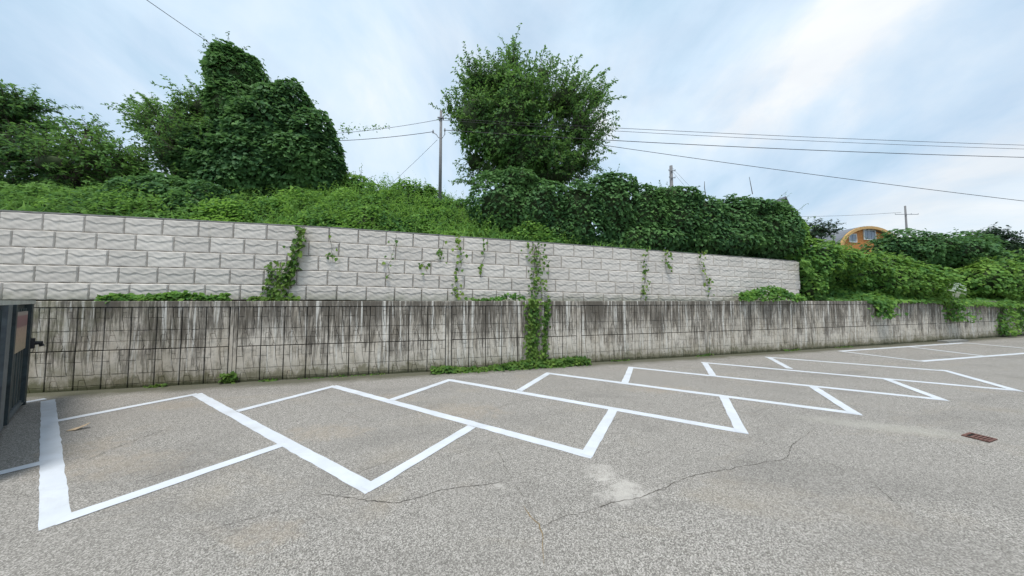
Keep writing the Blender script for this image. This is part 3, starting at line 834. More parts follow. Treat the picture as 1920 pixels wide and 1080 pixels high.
# --- tree in the middle
SPRAYS = [((1100, 205), (1172, 181)), ((1090, 175), (1142, 128)), ((1062, 155), (1088, 104)), ((964, 118), (961, 71)), ((1012, 132), (1021, 88)), ((1030, 138), (1046, 104)), ((858, 218), (830, 172)), ((862, 200), (853, 166)), ((902, 142), (891, 113)),
          ((1108, 268), (1152, 288)), ((1098, 300), (1132, 328)), ((880, 302), (860, 322)), ((1118, 232), (1160, 236)), ((1105, 190), (1155, 152)), ((1080, 165), (1118, 122)), ((948, 126), (940, 92)), ((985, 128), (992, 94)), ((1120, 252), (1158, 258)), ((880, 255), (845, 250)), ((1085, 318), (1110, 345)), ((875, 330), (850, 345)), ((1000, 128), (1006, 100))]
airy_tree('broadleaf_tree', 'large spreading tree with feathery shoots standing behind the vine hedge', 'tree',
          [E_(965, 235, 20, 92, 74, 80), E_(905, 228, 19.6, 58, 62, 60), E_(945, 165, 20, 60, 42, 60), E_(1090, 245, 20, 46, 54, 60), E_(1055, 195, 20.2, 50, 34, 60), E_(985, 305, 19.4, 104, 40, 70), E_(962, 118, 20.4, 10, 20, 20), E_(1018, 142, 20.4, 20, 20, 24),
           E_(893, 160, 20, 28, 24, 30), E_(890, 305, 19.6, 30, 30, 30), E_(1118, 185, 20.2, 18, 16, 26), E_(1080, 305, 19.6, 44, 30, 40), E_(843, 205, 19.8, 10, 14, 16), E_(935, 330, 19.2, 60, 26, 40), E_(1040, 332, 19.2, 60, 22, 40)],
          foot_at(995, 20), 3300, 0.21, 'tree', 31, twig=(0.6, 1.3), per=18, long=0.26, up=0.5, limb=0.18, trunk_r=0.32, inner=0.2, sprays=[(P(*a, 19.4), P(*b, 19.2)) for a, b in SPRAYS])
kudzu_mass('hanging_vine', 'thick vine curtain swallowing the left and middle of the large tree', 'vine',
           [E_(950, 245, 19.2, 66, 76, 44), E_(900, 225, 19.2, 46, 52, 36), E_(965, 185, 19.4, 50, 40, 40), E_(1000, 290, 19.0, 62, 40, 40), E_(905, 165, 19.6, 30, 26, 26)], 9000, 0.24, 'tree', seed=32, bump=0.26, freq=1.6, core=0.72, foot=(P(950, 300, 19.2)[0], 19.2, 0), trunk=False)

# --- vine hedge on top of the block wall
hedge_l = [E_(945, 385, 13.2, 62, 62, 30), E_(1010, 392, 13.3, 60, 58, 30), E_(1080, 398, 13.5, 58, 56, 30), E_(1145, 392, 13.8, 56, 66, 32), E_(1205, 408, 14.0, 52, 60, 30), E_(1262, 416, 14.3, 50, 58, 30),
           E_(1318, 420, 14.6, 48, 54, 30), E_(1372, 424, 14.9, 46, 54, 30), E_(1422, 428, 15.2, 44, 54, 30), E_(1458, 430, 15.4, 34, 52, 28),
           E_(970, 340, 13.4, 40, 22, 30), E_(1150, 350, 13.9, 42, 24, 28), E_(1250, 372, 14.4, 60, 20, 30), E_(1400, 392, 15.1, 62, 20, 30), E_(1060, 430, 13.4, 90, 34, 30), E_(1200, 445, 13.9, 90, 30, 30), E_(1340, 452, 14.5, 80, 26, 30), E_(1440, 455, 15.1, 50, 26, 26)]
kudzu_mass('vine_hedge', 'long dark hedge smothered in broad vine leaves along the block wall top', 'hedge', hedge_l, 40000, 0.185, seed=41, bump=0.09, freq=2.6, core=0.80, foot=(P(1200, 440, 14.2)[0], 14.2, 0), trunk=False, shoots=34)

# --- ground cover on the slope (uncountable)
def cover(name, label, xr, dr, n, bumps, size, mat, seed, shape='heart', dens=None):
    r = np.random.default_rng(seed)
    X = r.uniform(*xr, n); d = dr[0] + (dr[1] - dr[0]) * r.uniform(0, 1, n) ** 1.15
    Y = W(X) + OFF + d
    w1 = Waves(1.7, 14, seed + 1); w2 = Waves(4.2, 14, seed + 2)
    q = np.stack([X, Y, np.zeros(n)], 1)
    h = np.clip(0.5 + 0.42 * w1(q) + 0.34 * w2(q), 0.03, 1.8)
    edge = np.minimum(1, np.maximum(0.15, (d - dr[0]) / 0.8))
    lay = r.uniform(0, 1, n) ** 0.5
    z = T(X, d) + bumps * h * lay * edge
    p = np.stack([X, Y, z], 1)
    gx = np.stack([0.38 * np.cos(X * 1.7), 0.3 * np.sin(Y * 1.6), np.ones(n)], 1)
    nn = unit(gx * 0.6 + np.array([0, -0.45, .6]) + r.normal(0, .5, (n, 3)))
    tip = np.array([0, -0.8, -0.5]) + r.normal(0, .7, (n, 3))
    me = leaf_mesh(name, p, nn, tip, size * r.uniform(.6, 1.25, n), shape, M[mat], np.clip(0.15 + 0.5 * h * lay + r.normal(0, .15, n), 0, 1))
    o = link(name, me); tag(o, label, None, None, 'stuff'); return o
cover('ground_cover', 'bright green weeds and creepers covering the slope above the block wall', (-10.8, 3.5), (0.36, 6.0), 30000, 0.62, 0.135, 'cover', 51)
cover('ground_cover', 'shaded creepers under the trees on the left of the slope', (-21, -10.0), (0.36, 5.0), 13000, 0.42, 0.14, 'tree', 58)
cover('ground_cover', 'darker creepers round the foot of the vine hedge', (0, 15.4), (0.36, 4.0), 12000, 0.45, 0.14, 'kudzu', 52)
def blades(name, label, xr, dr, n, seed, length=0.4):
    r = np.random.default_rng(seed); X = r.uniform(*xr, n); d = r.uniform(*dr, n); Y = W(X) + OFF + d
    p = np.stack([X, Y, T(X, d)], 1); wv = Waves(1.3, 10, seed)
    keep = wv(p) > -0.2; p = p[keep]; n = len(p)
    t = unit(np.array([0, -.25, 1]) + r.normal(0, .35, (n, 3))); nn = unit(np.array([0, -1, .4]) + r.normal(0, .5, (n, 3)))
    me = leaf_mesh(name, p, nn, t, length * r.uniform(.5, 1.3, n), 'blade', M['cover']); o = link(name, me); tag(o, label, None, None, 'stuff'); return o
blades('grass', 'tufts of tall grass among the creepers on the slope', (-21, 10), (0.36, 4.2), 5000, 53, 0.38)

def weeds(name, label, xr, dr, n, seed, hgt, mat, zfun=None):
    """single upright weeds standing out of the creepers"""
    r = np.random.default_rng(seed); LP = []; LN = []; LT = []; LS = []
    for _ in range(n):
        X = r.uniform(*xr); d = r.uniform(*dr); b = np.array([X, W(X) + OFF + d, float(T(X, d)) + 0.1]); H = hgt * r.uniform(.4, 1.5); lean = r.normal(0, .18, 2); sz = r.uniform(.07, .17)
        for k in np.linspace(.15, 1, int(r.integers(9, 22))):
            a = r.uniform(0, 6.28); o = np.array([math.cos(a), math.sin(a), 0]); q = b + np.array([lean[0] * H * k * k, lean[1] * H * k * k, H * k]) + o * .05 * (1.2 - k)
            LP.append(q); LT.append(o + [0, 0, .25 - .5 * (1 - k)]); LN.append(np.array([0, 0, 1.0]) + o * .3 + r.normal(0, .25, 3)); LS.append(sz * r.uniform(.7, 1.2) * (1.25 - .6 * k))
    me = leaf_mesh(name, np.array(LP), np.array(LN), np.array(LT), np.array(LS), 'oval', M[mat], np.clip(r.beta(2, 2, len(LP)) + .1, 0, 1)); o = link(name, me); tag(o, label, None, None, 'stuff'); return o
weeds('slope_weeds', 'leafy weeds standing out of the creepers on the slope', (-15, 4), (0.5, 5.2), 640, 55, 0.62, 'cover')
weeds('slope_weeds', 'darker weeds scattered over the slope', (-20, 6), (0.4, 5.2), 620, 56, 0.70, 'tree')
weeds('slope_weeds', 'weeds standing out of the creepers on the right bank', (16, 38), (0.2, 6.5), 700, 57, 0.85, 'cover')
# --- bank on the right: vines spilling over the concrete wall
def bank():
    r = np.random.default_rng(61); n = 46000
    X = 14.9 + 26 * r.uniform(0, 1, n); d = -0.95 + 9.2 * r.uniform(0, 1, n) ** 0.9
    Y = W(X) + OFF + d
    q = np.stack([X, Y, np.zeros(n)], 1); w1 = Waves(0.9, 14, 62); w2 = Waves(2.6, 14, 63)
    h = np.clip(0.62 + 0.36 * w1(q) + 0.2 * w2(q), 0.08, 1.6)
    lip = smooth(-0.95, -0.1, d) * (0.3 + 0.7 * smooth(-.9, .8, d)) 
    keep0 = (X > 15.4 + 0.5 * np.sin(d * 3))
    lay = r.uniform(0, 1, n) ** 0.45
    z = np.maximum(T(X, np.maximum(d, 0)), 2.40) + 0.75 * h * lay * np.maximum(lip, 0.05)
    ok = keep0 & ((d > -0.62) | (w1(q) > -0.2))
    m_ = on_wall(1793, 545, -0.05); ok &= ~((np.abs(X - m_[0] * Y / m_[1]) < 0.62) & (Y < m_[1] + 0.45))   # kept clear round the mirror
    p = np.stack([X, Y, z], 1)[ok]; hh = (h * lay)[ok]; n = len(p)
    nn = unit(np.array([-0.1, -.55, .65]) + r.normal(0, .5, (n, 3))); tip = np.array([0, -.7, -.7]) + r.normal(0, .6, (n, 3))
    me = leaf_mesh('bank_creepers', p, nn, tip, 0.20 * r.uniform(.6, 1.25, n), 'heart', M['cover_r'], np.clip(0.1 + 0.5 * hh + r.normal(0, .15, n), 0, 1))
    tag(link('bank_creepers', me), 'sheet of creepers covering the bank right of the block wall', None, None, 'stuff')
M['cover_r'] = leaf_mat('bank_leaf', (0.050, 0.128, 0.042), (0.105, 0.240, 0.056), (0.240, 0.390, 0.068), 0.34, 0.35)
bank()
# mounds of vine on the bank
kudzu_mass('vine_mound', 'rounded vine mound where the block wall ends', 'shrub',
           [E_(1530, 492, 15.2, 40, 36, 30), E_(1556, 492, 16.0, 46, 24, 34), E_(1518, 530, 14.9, 22, 34, 18), E_(1494, 470, 15.3, 28, 26, 20), E_(1486, 440, 15.8, 24, 30, 20)], 7500, 0.18, 'cover_r', seed=71, bump=0.16, foot=(P(1535, 480, 15.6)[0], 15.6, 0), trunk=False, shoots=16)
kudzu_mass('vine_mound', 'long high vine mound in front of the pole with the crossarm', 'shrub',
           [E_(1705, 466, 22, 64, 30, 40), E_(1780, 474, 22, 66, 32, 40), E_(1838, 496, 21.5, 46, 32, 36), E_(1668, 468, 22, 30, 24, 30)], 12000, 0.22, 'kudzu', seed=72, bump=0.16, foot=(P(1740, 470, 22)[0], 22, 0), trunk=False, shoots=30)
kudzu_mass('vine_mound', 'broad leafy mound low on the bank left of the round mirror', 'shrub',
           [E_(1640, 520, 17.2, 80, 48, 36), E_(1700, 535, 17.2, 70, 36, 30), E_(1600, 510, 16.8, 60, 34, 32)], 11000, 0.19, 'cover_r', seed=73, bump=0.18, foot=(P(1650, 525, 17.4)[0], 17.4, 0), trunk=False, shoots=24)
kudzu_mass('vine_mound', 'leafy mound at the right edge of the view above the wall', 'shrub',
           [E_(1880, 528, 19.8, 60, 42, 36), E_(1940, 525, 20.4, 60, 50, 36), E_(1840, 526, 19.8, 42, 32, 30)], 9000, 0.2, 'cover_r', seed=74, bump=0.18, foot=(P(1885, 545, 20)[0], 20, 0), trunk=False, shoots=22)
airy_tree('small_tree', 'small dark tree just right of the hedge end', 'tree', [E_(1538, 432, 24, 20, 10), E_(1515, 440, 24, 22, 12)], foot_at(1530, 24), 160, 0.2, 'far_tree', 75, per=14, twig=(.4, .9), limb=.07, trunk_r=.09)
airy_tree('distant_tree', 'distant dark round tree above the bank near the right edge', 'tree', [E_(1860, 455, 62, 30, 20), E_(1845, 462, 62, 22, 14)], (P(1860, 455, 62)[0], 62, 9), 420, 0.6, 'far_tree', 76, per=15, twig=(1.0, 2.2), limb=.2, trunk_r=.35)
airy_tree('distant_tree', 'distant bluish tree cut by the right edge of the view', 'tree', [E_(1918, 470, 75, 22, 18), E_(1900, 485, 75, 22, 12)], (P(1918, 470, 75)[0], 75, 8), 360, 0.7, 'far_tree', 77, per=15, twig=(1.2, 2.6), limb=.2, trunk_r=.35)

# ------------------------------------------------------------------ vines climbing the walls
LEAFS = []
for s_ in range(3):
    LEAFS.append(leaf_mesh('leaf', np.zeros((1, 3)), np.array([[0, -1.0, 0.25]]), np.array([[0.1 * (s_ - 1), 0, -1.0]]), 1.0, 'heart', M['vine'], np.array([0.2 + 0.4 * s_])))
def wall_path(pts, off):
    q = [on_wall(x, y, off) for x, y in pts]; out = []
    for a, b in zip(q[:-1], q[1:]):
        for k in np.linspace(0, 1, 6)[:-1]: out.append(a + (b - a) * k)
    out.append(q[-1]); return np.array(out)
def sparse_vine(label, pts, n, seed, size=0.13, off=OFF - 0.16, spread=0.10):
    r = np.random.default_rng(seed); path = wall_path(pts, off); path[1:-1] += r.normal(0, .025, path[1:-1].shape)
    root = empty('hanging_vine', path[0]); tag(root, label, 'vine', 'vine strands on the block wall')
    inv = Matrix.Translation(-Vector(path[0]))
    o = MB().tube(path, 0.007, 4, False).build('stem', M['stem'], root); o.matrix_parent_inverse = inv
    for i in range(n):
        k = r.uniform(0, len(path) - 1.001); a = path[int(k)]; b = path[int(k) + 1]; q = a + (b - a) * (k - int(k))
        q = q + np.array([r.normal(0, spread), -0.02 - abs(r.normal(0, .03)), r.normal(0, .05)])
        o = link('leaf', LEAFS[int(r.integers(3))], root, q, (r.normal(0, .35), r.normal(0, .5), r.normal(.2, .5)))
        s = size * r.uniform(.65, 1.25); o.scale = (s, s, s); o.matrix_parent_inverse = inv
    return root
def dense_vine(name, label, pts, n, width, seed, size=0.13, off=OFF - 0.16, thick=0.12, mat='vine', group=None, cat='vine', into=None):
    r = np.random.default_rng(seed); path = wall_path(pts, off)
    root = into or tag(empty(name, path[0]), label, cat, group); inv = Matrix.Translation(-Vector(root.location))
    mb = MB()
    for j in range(4):
        pj = path + r.normal(0, width * .4, (1, 3)) * [1, .1, .2] + r.normal(0, .03, path.shape); mb.tube(pj, 0.009, 4, False)
    o = mb.build('stem', M['stem'], root); o.matrix_parent_inverse = inv
    k = r.uniform(0, len(path) - 1.001, n); i = k.astype(int); q = path[i] + (path[i + 1] - path[i]) * (k - i)[:, None]
    wd = width if not hasattr(width, '__len__') else np.interp(k / (len(path) - 1), np.linspace(0, 1, len(width)), width)
    q[:, 0] += r.normal(0, 1, n) * wd; q[:, 1] -= r.uniform(0, thick, n); q[:, 2] += r.normal(0, .06, n)
    nn = unit(np.array([0, -1, .45]) + r.normal(0, .45, (n, 3))); tip = np.array([0, -.2, -1]) + r.normal(0, .45, (n, 3))
    me = leaf_mesh('leaves', q, nn, tip, size * r.uniform(.6, 1.25, n), 'heart', M[mat]); o = link('leaves', me, root); o.matrix_parent_inverse = inv
    return root
dense_vine('hanging_vine', 'thick vine hanging down the left half of the block wall', [(567, 424), (562, 450), (556, 480), (548, 505), (540, 530), (535, 556)], 210, 0.13, 81, 0.15)
dense_vine('hanging_vine', 'short vine climbing from the ledge beside the thick left vine', [(522, 490), (514, 520), (508, 545), (512, 560)], 160, 0.20, 82, 0.13)
mid = dense_vine('hanging_vine', 'long vine falling over both walls in the middle down to the asphalt', [(1005, 455), (1010, 490), (1003, 530), (1006, 560)], 130, 0.24, 83, 0.14)
dense_vine('', '', [(1000, 562), (1000, 600), (996, 640), (998, 672), (1000, 692)], 640, 0.15, 84, 0.12, off=-0.06, thick=0.10, into=mid)
dense_vine('', '', [(1026, 562), (1024, 600), (1020, 640), (1022, 680)], 200, 0.06, 85, 0.12, off=-0.06, thick=0.06, into=mid)
sparse_vine('sparse vine strand with a tuft halfway down the block wall', [(860, 440), (862, 470), (866, 492), (858, 520), (856, 545), (862, 558)], 46, 86, 0.14)
sparse_vine('sparse vine strand below the left part of the dark hedge', [(1215, 466), (1208, 490), (1212, 515), (1205, 540), (1208, 558)], 46, 87)
sparse_vine('short leafy vine strand just right of the sparse strand under the hedge', [(1252, 468), (1248, 485), (1254, 505)], 26, 88)
sparse_vine('rightmost sparse vine strand on the block wall', [(1316, 470), (1312, 495), (1326, 520), (1330, 552)], 40, 89)
sparse_vine('thin yellowish vine strand in the left middle of the block wall', [(742, 438), (738, 468), (730, 495), (728, 520)], 10, 90)
sparse_vine('thin vine strand with scattered leaves left of the tufted strand', [(832, 450), (826, 488), (790, 492), (800, 510)], 16, 91)
sparse_vine('thin vine strand near the top right of the thick left vine', [(620, 436), (622, 466), (625, 490)], 8, 92)
sparse_vine('few vine leaves beside the tufted strand, to its right', [(905, 448), (908, 475), (900, 520)], 12, 93)

def clump(name, label, pts, n, size, seed, off, width, height, mat='vine', cat='plant'):
    """leafy plants along a line of surveyed points on a ledge or at the wall's foot"""
    r = np.random.default_rng(seed); q = np.array([on_wall(x, y, off) for x, y in pts])
    if q[:, 2].mean() < 0.6: q[:, 2] = 0.01
    root = empty(name, q[0]); tag(root, label, cat); inv = Matrix.Translation(-Vector(q[0]))
    k = r.uniform(0, len(q) - 1.001, n); i = k.astype(int); p = q[i] + (q[i + 1] - q[i]) * (k - i)[:, None]
    wv = Waves(3.0, 10, seed); hh = np.clip(0.6 + 0.4 * wv(p), .15, 1.4)
    fl = r.uniform(0, 1, n) ** 0.7
    p[:, 1] -= r.uniform(-.3, 1, n) * width * (1 - .5 * fl); p[:, 0] += r.normal(0, .05, n); p[:, 2] += height * hh * fl
    nn = unit(np.array([0, -.5, .8]) + r.normal(0, .5, (n, 3))); tip = np.array([0, -.8, -.3]) + r.normal(0, .7, (n, 3))
    me = leaf_mesh('leaves', p, nn, tip, size * r.uniform(.6, 1.25, n), 'heart', M[mat]); o = link('leaves', me, root); o.matrix_parent_inverse = inv
    mb = MB()
    for j in range(14):
        a = p[int(r.integers(n))]; b = a.copy(); b[2] -= height * .8; mb.tube([b, (a + b) / 2 + r.normal(0, .02, 3), a], 0.006, 3, False)
    o = mb.build('stems', M['stem'], root); o.matrix_parent_inverse = inv
    return root
clump('creeping_plant', 'bright creeping plant on the ledge at the left of the block wall', [(195, 563), (260, 563), (340, 563), (432, 563)], 800, 0.13, 101, 0.20, 0.18, 0.22, 'cover')
clump('creeping_plant', 'small weeds on the ledge just left of the middle vine', [(885, 563), (930, 563), (985, 563)], 240, 0.12, 102, 0.20, 0.15, 0.18, 'cover')
clump('creeping_plant', 'leafy plant bulging over the coping near the right end of the block wall', [(1385, 563), (1420, 563), (1460, 563), (1500, 563)], 950, 0.14, 103, 0.10, 0.35, 0.50, 'cover')
clump('creeping_plant', 'ledge plant at the foot of the thick left vine', [(470, 563), (520, 563), (560, 563)], 260, 0.13, 104, 0.20, 0.15, 0.22, 'vine')
clump('weed_plant', 'dark green weeds spreading over the asphalt below the middle vine', [(815, 702), (880, 698), (950, 692), (1010, 689), (1060, 685), (1100, 682)], 2600, 0.13, 105, -0.05, 0.50, 0.26, 'vine')
clump('weed_plant', 'small weed tuft at the wall foot below the first pier', [(418, 719), (436, 718), (442, 717)], 130, 0.10, 106, -0.05, 0.08, 0.28, 'vine')
clump('weed_plant', 'tiny weeds along the wall foot right of the first pier', [(560, 711), (640, 706), (720, 702)], 90, 0.06, 107, -0.03, 0.08, 0.06, 'vine')
clump('hanging_vine', 'vines dangling over the wall top under the leafy right bank', [(1640, 566), (1655, 566), (1665, 568)], 420, 0.15, 108, -0.02, 0.22, 0.2, 'cover_r', 'vine')
for i_, (x_, y_, lab_) in enumerate(((300, 725, 'small weed at the wall foot nearest the container'), (505, 714, 'low weed at the wall foot behind the second bay'), (1160, 678, 'little weed at the wall foot right of the middle vine'), (1318, 667, 'weed growing at the foot of the pier right of the middle vine'), (1482, 658, 'weed tuft at the wall foot below the leafy coping plant'), (1580, 652, 'weed tuft at the wall foot beside the far bays'))):
    clump('weed_plant', lab_, [(x_ - 14, y_), (x_, y_), (x_ + 16, y_ - 1)], 46, 0.075, 130 + i_, -0.04, 0.10, 0.13, 'vine')
def hang(label, pts, n, w, seed): dense_vine('hanging_vine', label, pts, n, w, seed, 0.16, off=-0.10, thick=0.28, mat='cover_r')
hang('vine tongue hanging over the streaked wall below the leafy bank', [(1648, 562), (1650, 575), (1652, 592)], 300, 0.32, 111)
hang('vine tongue hanging down the wall beneath the round mirror', [(1778, 562), (1785, 578), (1788, 600)], 420, 0.5, 112)
hang('fringe of creepers over the wall top right of the round mirror', [(1800, 566), (1840, 568), (1880, 570), (1915, 572)], 620, 0.5, 113)
hang('creeper curtain reaching the ground at the right edge', [(1885, 570), (1882, 590), (1880, 612), (1882, 626)], 420, 0.35, 114)
hang('creepers down the wall at the far right edge of the view', [(1915, 575), (1912, 595), (1915, 615)], 360, 0.5, 115)

# ------------------------------------------------------------------ steel container at the left edge
BX = {}
M['cont'] = plain('container_paint', (0.030, 0.045, 0.050), 0.55, 0.45, 5, 0.4)
M['cont_lt'] = plain('container_post', (0.105, 0.125, 0.140), 0.5, 0.3, 7, 0.4)
M['rail'] = plain('pale_rail', (0.46, 0.47, 0.44), 0.6, 0.15, 5)
def notice_mat():
    t = NT('faded_notice'); x, y, z = t.xyz(t.pos())
    band = t.ramp(t.math('DIVIDE', t.math('SUBTRACT', z, 1.35), 0.9), (0.0, (0.42, 0.35, 0.24)), (0.35, (0.46, 0.33, 0.24)), (0.56, (0.44, 0.30, 0.24)), (0.60, (0.26, 0.13, 0.14)), (0.82, (0.30, 0.15, 0.16)), (0.86, (0.36, 0.31, 0.29)))
    c = t.mix(t.ramp(t.noise(t.pos(), 14, 5, .7), (0.45, 0.0), (0.65, 0.5)), band, (0.24, 0.20, 0.16))
    return t.done(c, 0.6)
M['notice'] = notice_mat()
Fp = G(49, 757)
ang = R(-34.5)
cont = empty('steel_container', (Fp[0], Fp[1], 0), ang)
tag(cont, 'dark weathered steel container with a faded notice at the left edge of the view', 'container')
# local axes: x towards the camera along the bay, y outwards (positive = visible face), z up
CH = 2.36
MB().box(0.05, 5.4, -2.05, -0.05, 0.16, CH - 0.05).build('body', M['cont'], cont)
for k in range(17):                                                       # pressed ribs of the side
    x0 = 0.16 + k * 0.30
    MB().prism([(x0, -0.05), (x0 + 0.04, -0.018), (x0 + 0.15, -0.018), (x0 + 0.19, -0.05)], 0.24, CH - 0.12).build('side_rib', M['cont'], cont)
for x in (0.0, 5.3): MB().box(x, x + 0.12, -0.14, 0.0, 0.0, CH).build('corner_post', M['cont'], cont)
MB().box(2.92, 3.30, -0.06, 0.030, 0.16, CH - 0.03).build('side_post', M['cont_lt'], cont)
MB().box(2.55, 2.70, -0.06, 0.045, 0.16, CH - 0.03).build('side_post', M['cont'], cont)
MB().box(0.55, 0.68, -0.06, 0.03, 0.16, CH - 0.03).build('side_post', M['cont'], cont)
MB().box(-0.02, 5.45, -2.10, 0.02, CH - 0.03, CH + 0.05).build('top_rail', M['rail'], cont)
MB().box(0.121, 5.29, -0.12, -0.004, 0.10, 0.22).build('bottom_rail', M['cont_lt'], cont)
for x in (0.35, 1.9, 3.6): MB().box(x, x + 0.3, -2.0, -0.1, 0.0, 0.12).build('skid', M['cont'], cont)
nb = MB().box(0.95, 2.50, -0.03, 0.012, 1.38, 2.18).build('notice', M['notice'], cont); nb['label'] = 'faded pink and tan notice'
MB().box(-0.03, 0.10, 0.0, 0.05, 1.28, 1.52).build('latch_plate', M['wire'], cont)
MB().tube([(0.02, 0.03, 1.40), (0.02, 0.12, 1.40), (0.02, 0.14, 1.32)], [0.05, 0.05, 0.04], 7).build('latch_handle', M['wire'], cont)

# ------------------------------------------------------------------ utility poles and wires
def pole(label, px, ytop, Y, rad, arms=(), group='utility poles', foot_z=None, name='utility_pole'):
    top = P(px, ytop, Y); X = top[0]; gz = float(terr(X, Y)) if foot_z is None else foot_z
    root = empty(name, (X, Y, gz)); tag(root, label, 'utility pole', group)
    MB().tube([(0, 0, -0.5), (0, 0, top[2] - gz)], [rad * 1.25, rad * 0.85], 10).build('shaft', M['pole'], root, True)
    for (z, half, ins) in arms:
        zz = top[2] - gz - z
        MB().box(-half, half, -0.05 - rad, -rad + 0.02, zz - 0.05, zz + 0.05).build('crossarm', M['steel'], root)
        for s in ins:
            MB().tube([(s * half, -rad, zz + 0.05), (s * half, -rad, zz + 0.10), (s * half, -rad, zz + 0.22)], [0.02, 0.055, 0.04], 7).build('insulator', M['porcelain'], root)
    return root, top
p1, top1 = pole('slim grey pole beside the large tree, carrying wires both ways', 827, 208, 14.6, 0.075)
z1 = top1[2] - p1.location.z
def q1(px, py): v = P(px, py, 14.55); return (v[0] - top1[0], -0.05, v[2] - p1.location.z)
MB().tube([q1(812, 248), q1(818, 252), q1(822, 258), q1(829, 259), q1(834, 252), q1(834, 246)], 0.022, 6).build('bracket', M['steel'], p1)
for (x, y) in ((824, 224), (831, 222), (812, 247), (834, 244)):
    a = q1(x, y); MB().tube([(a[0], -0.05, a[2] - .08), (a[0], -0.05, a[2]), (a[0], -0.05, a[2] + .1)], [0.03, 0.05, 0.03], 7).build('insulator', M['porcelain'], p1)
MB().box(-0.16, 0.16, -0.11, -0.05, z1 - 0.45, z1 - 0.40).build('crossarm', M['steel'], p1)
pole('thick concrete pole top rising behind the hedge', 1258, 311, 42, 0.26, [(0.9, 0.5, (-1, 1)), (2.0, 0.45, (-1, 1))])
pole('distant pole with a wide crossarm above the right bank', 1697, 386, 62, 0.17, [(2.0, 2.6, (-1, 0.4, 1))])
pole('short stub post on the crest left of the slim pole', 714, 351, 17, 0.05, (), None, name='stub_post')
def wire(label, a, b, sag, rad=0.012, n=18, ext=1.0):
    a = np.array(a, float); b = np.array(b, float); b = a + (b - a) * ext; sag *= ext; n = int(n * ext); pts = []
    for k in np.linspace(0, 1, n + 1): q = a + (b - a) * k; q = q + np.array([0, 0, -4 * sag * k * (1 - k)]); pts.append(q)
    o = MB().tube(pts, rad, 5, False).build('overhead_wire', M['wire']); tag(o, label, 'wire', 'overhead wires'); return o
A1 = P(829, 222, 14.5); A2 = P(834, 244, 14.5); A3 = P(812, 247, 14.5); A4 = P(824, 224, 14.5)
wire('upper of the wires from the slim pole to the right edge', A1, P(1960, 263, 15.5), 0.20, 0.011, ext=1.7)
wire('second wire just under the upper one, running to the right edge', A1 - np.array([0, 0, .1]), P(1960, 266, 15.6), 0.28, 0.010, ext=1.7)
wire('thick wire below the upper pair, running level to the right edge', A2, P(1960, 280, 15.2), 0.30, 0.016, ext=1.7)
wire('wire slanting down to the right from the large tree', P(1130, 272, 14.8), P(1960, 373, 14.2), 0.15, 0.013, ext=1.7)
wire('upper wire from the slim pole back to the vine draped tower', A4, P(600, 252, 15.6), 0.12, 0.010)
wire('lower wire from the slim pole back to the vine draped tower', A3, P(600, 265, 15.4), 0.10, 0.014)
wire('guy wire slanting from the slim pole down to the stub post', P(820, 262, 14.6), P(716, 360, 16.8), 0.05, 0.008)
wire('wire rising over the top left from the vine draped tower', P(418, 97, 14.0), P(278, -6, 10.0), 0.06, 0.012, ext=3.0)
wire('faint distant wire running left from the pole with the crossarm', P(1690, 398, 62), P(1500, 406, 62), 0.2, 0.03)
wire('first guy wire of the pole behind the hedge', P(1261, 315, 42), P(1296, 352, 40), 0.0, 0.015)
wire('second guy wire of the pole behind the hedge', P(1261, 322, 42), P(1290, 356, 40), 0.0, 0.015)
# creeper growing along the upper left wire
r = np.random.default_rng(121); n = 120
k = r.uniform(0, 1, n) ** 1.6; q = np.array([P(640 + 92 * t, 243 - 7 * t, 15.3) for t in k]) + r.normal(0, 1, (n, 3)) * np.stack([np.full(n, .05), np.full(n, .08), 0.14 * (1 - .7 * k)], 1)
me = leaf_mesh('wire_creeper', q, unit(np.array([0, -.4, .9]) + r.normal(0, .5, (n, 3))), r.normal(0, .6, (n, 3)) + [0, 0, -.4], 0.17 * r.uniform(.6, 1.2, n), 'oval', M['tree'])
tag(link('wire_creeper', me), 'wisp of creeper growing along the wire beside the vine draped tower', 'vine')
# bare dead stalks above the hedge
for i, (a, b, c, lab) in enumerate((((1405, 332), (1408, 348), (1411, 364), 'tallest bare dead stalk sticking out of the hedge top'), ((1321, 340), (1321, 352), (1323, 366), 'thin bare stalk on the hedge top left of the tallest stalk'), ((1482, 398), (1490, 402), (1478, 408), 'curled dry twig at the right end of the hedge'))):
    o = MB().tube([P(*a, 14.9), P(*b, 14.9), P(*c, 14.9)], [0.012, 0.02, 0.025], 4).build('dead_stalk', M['bark']); tag(o, lab, 'stalk')

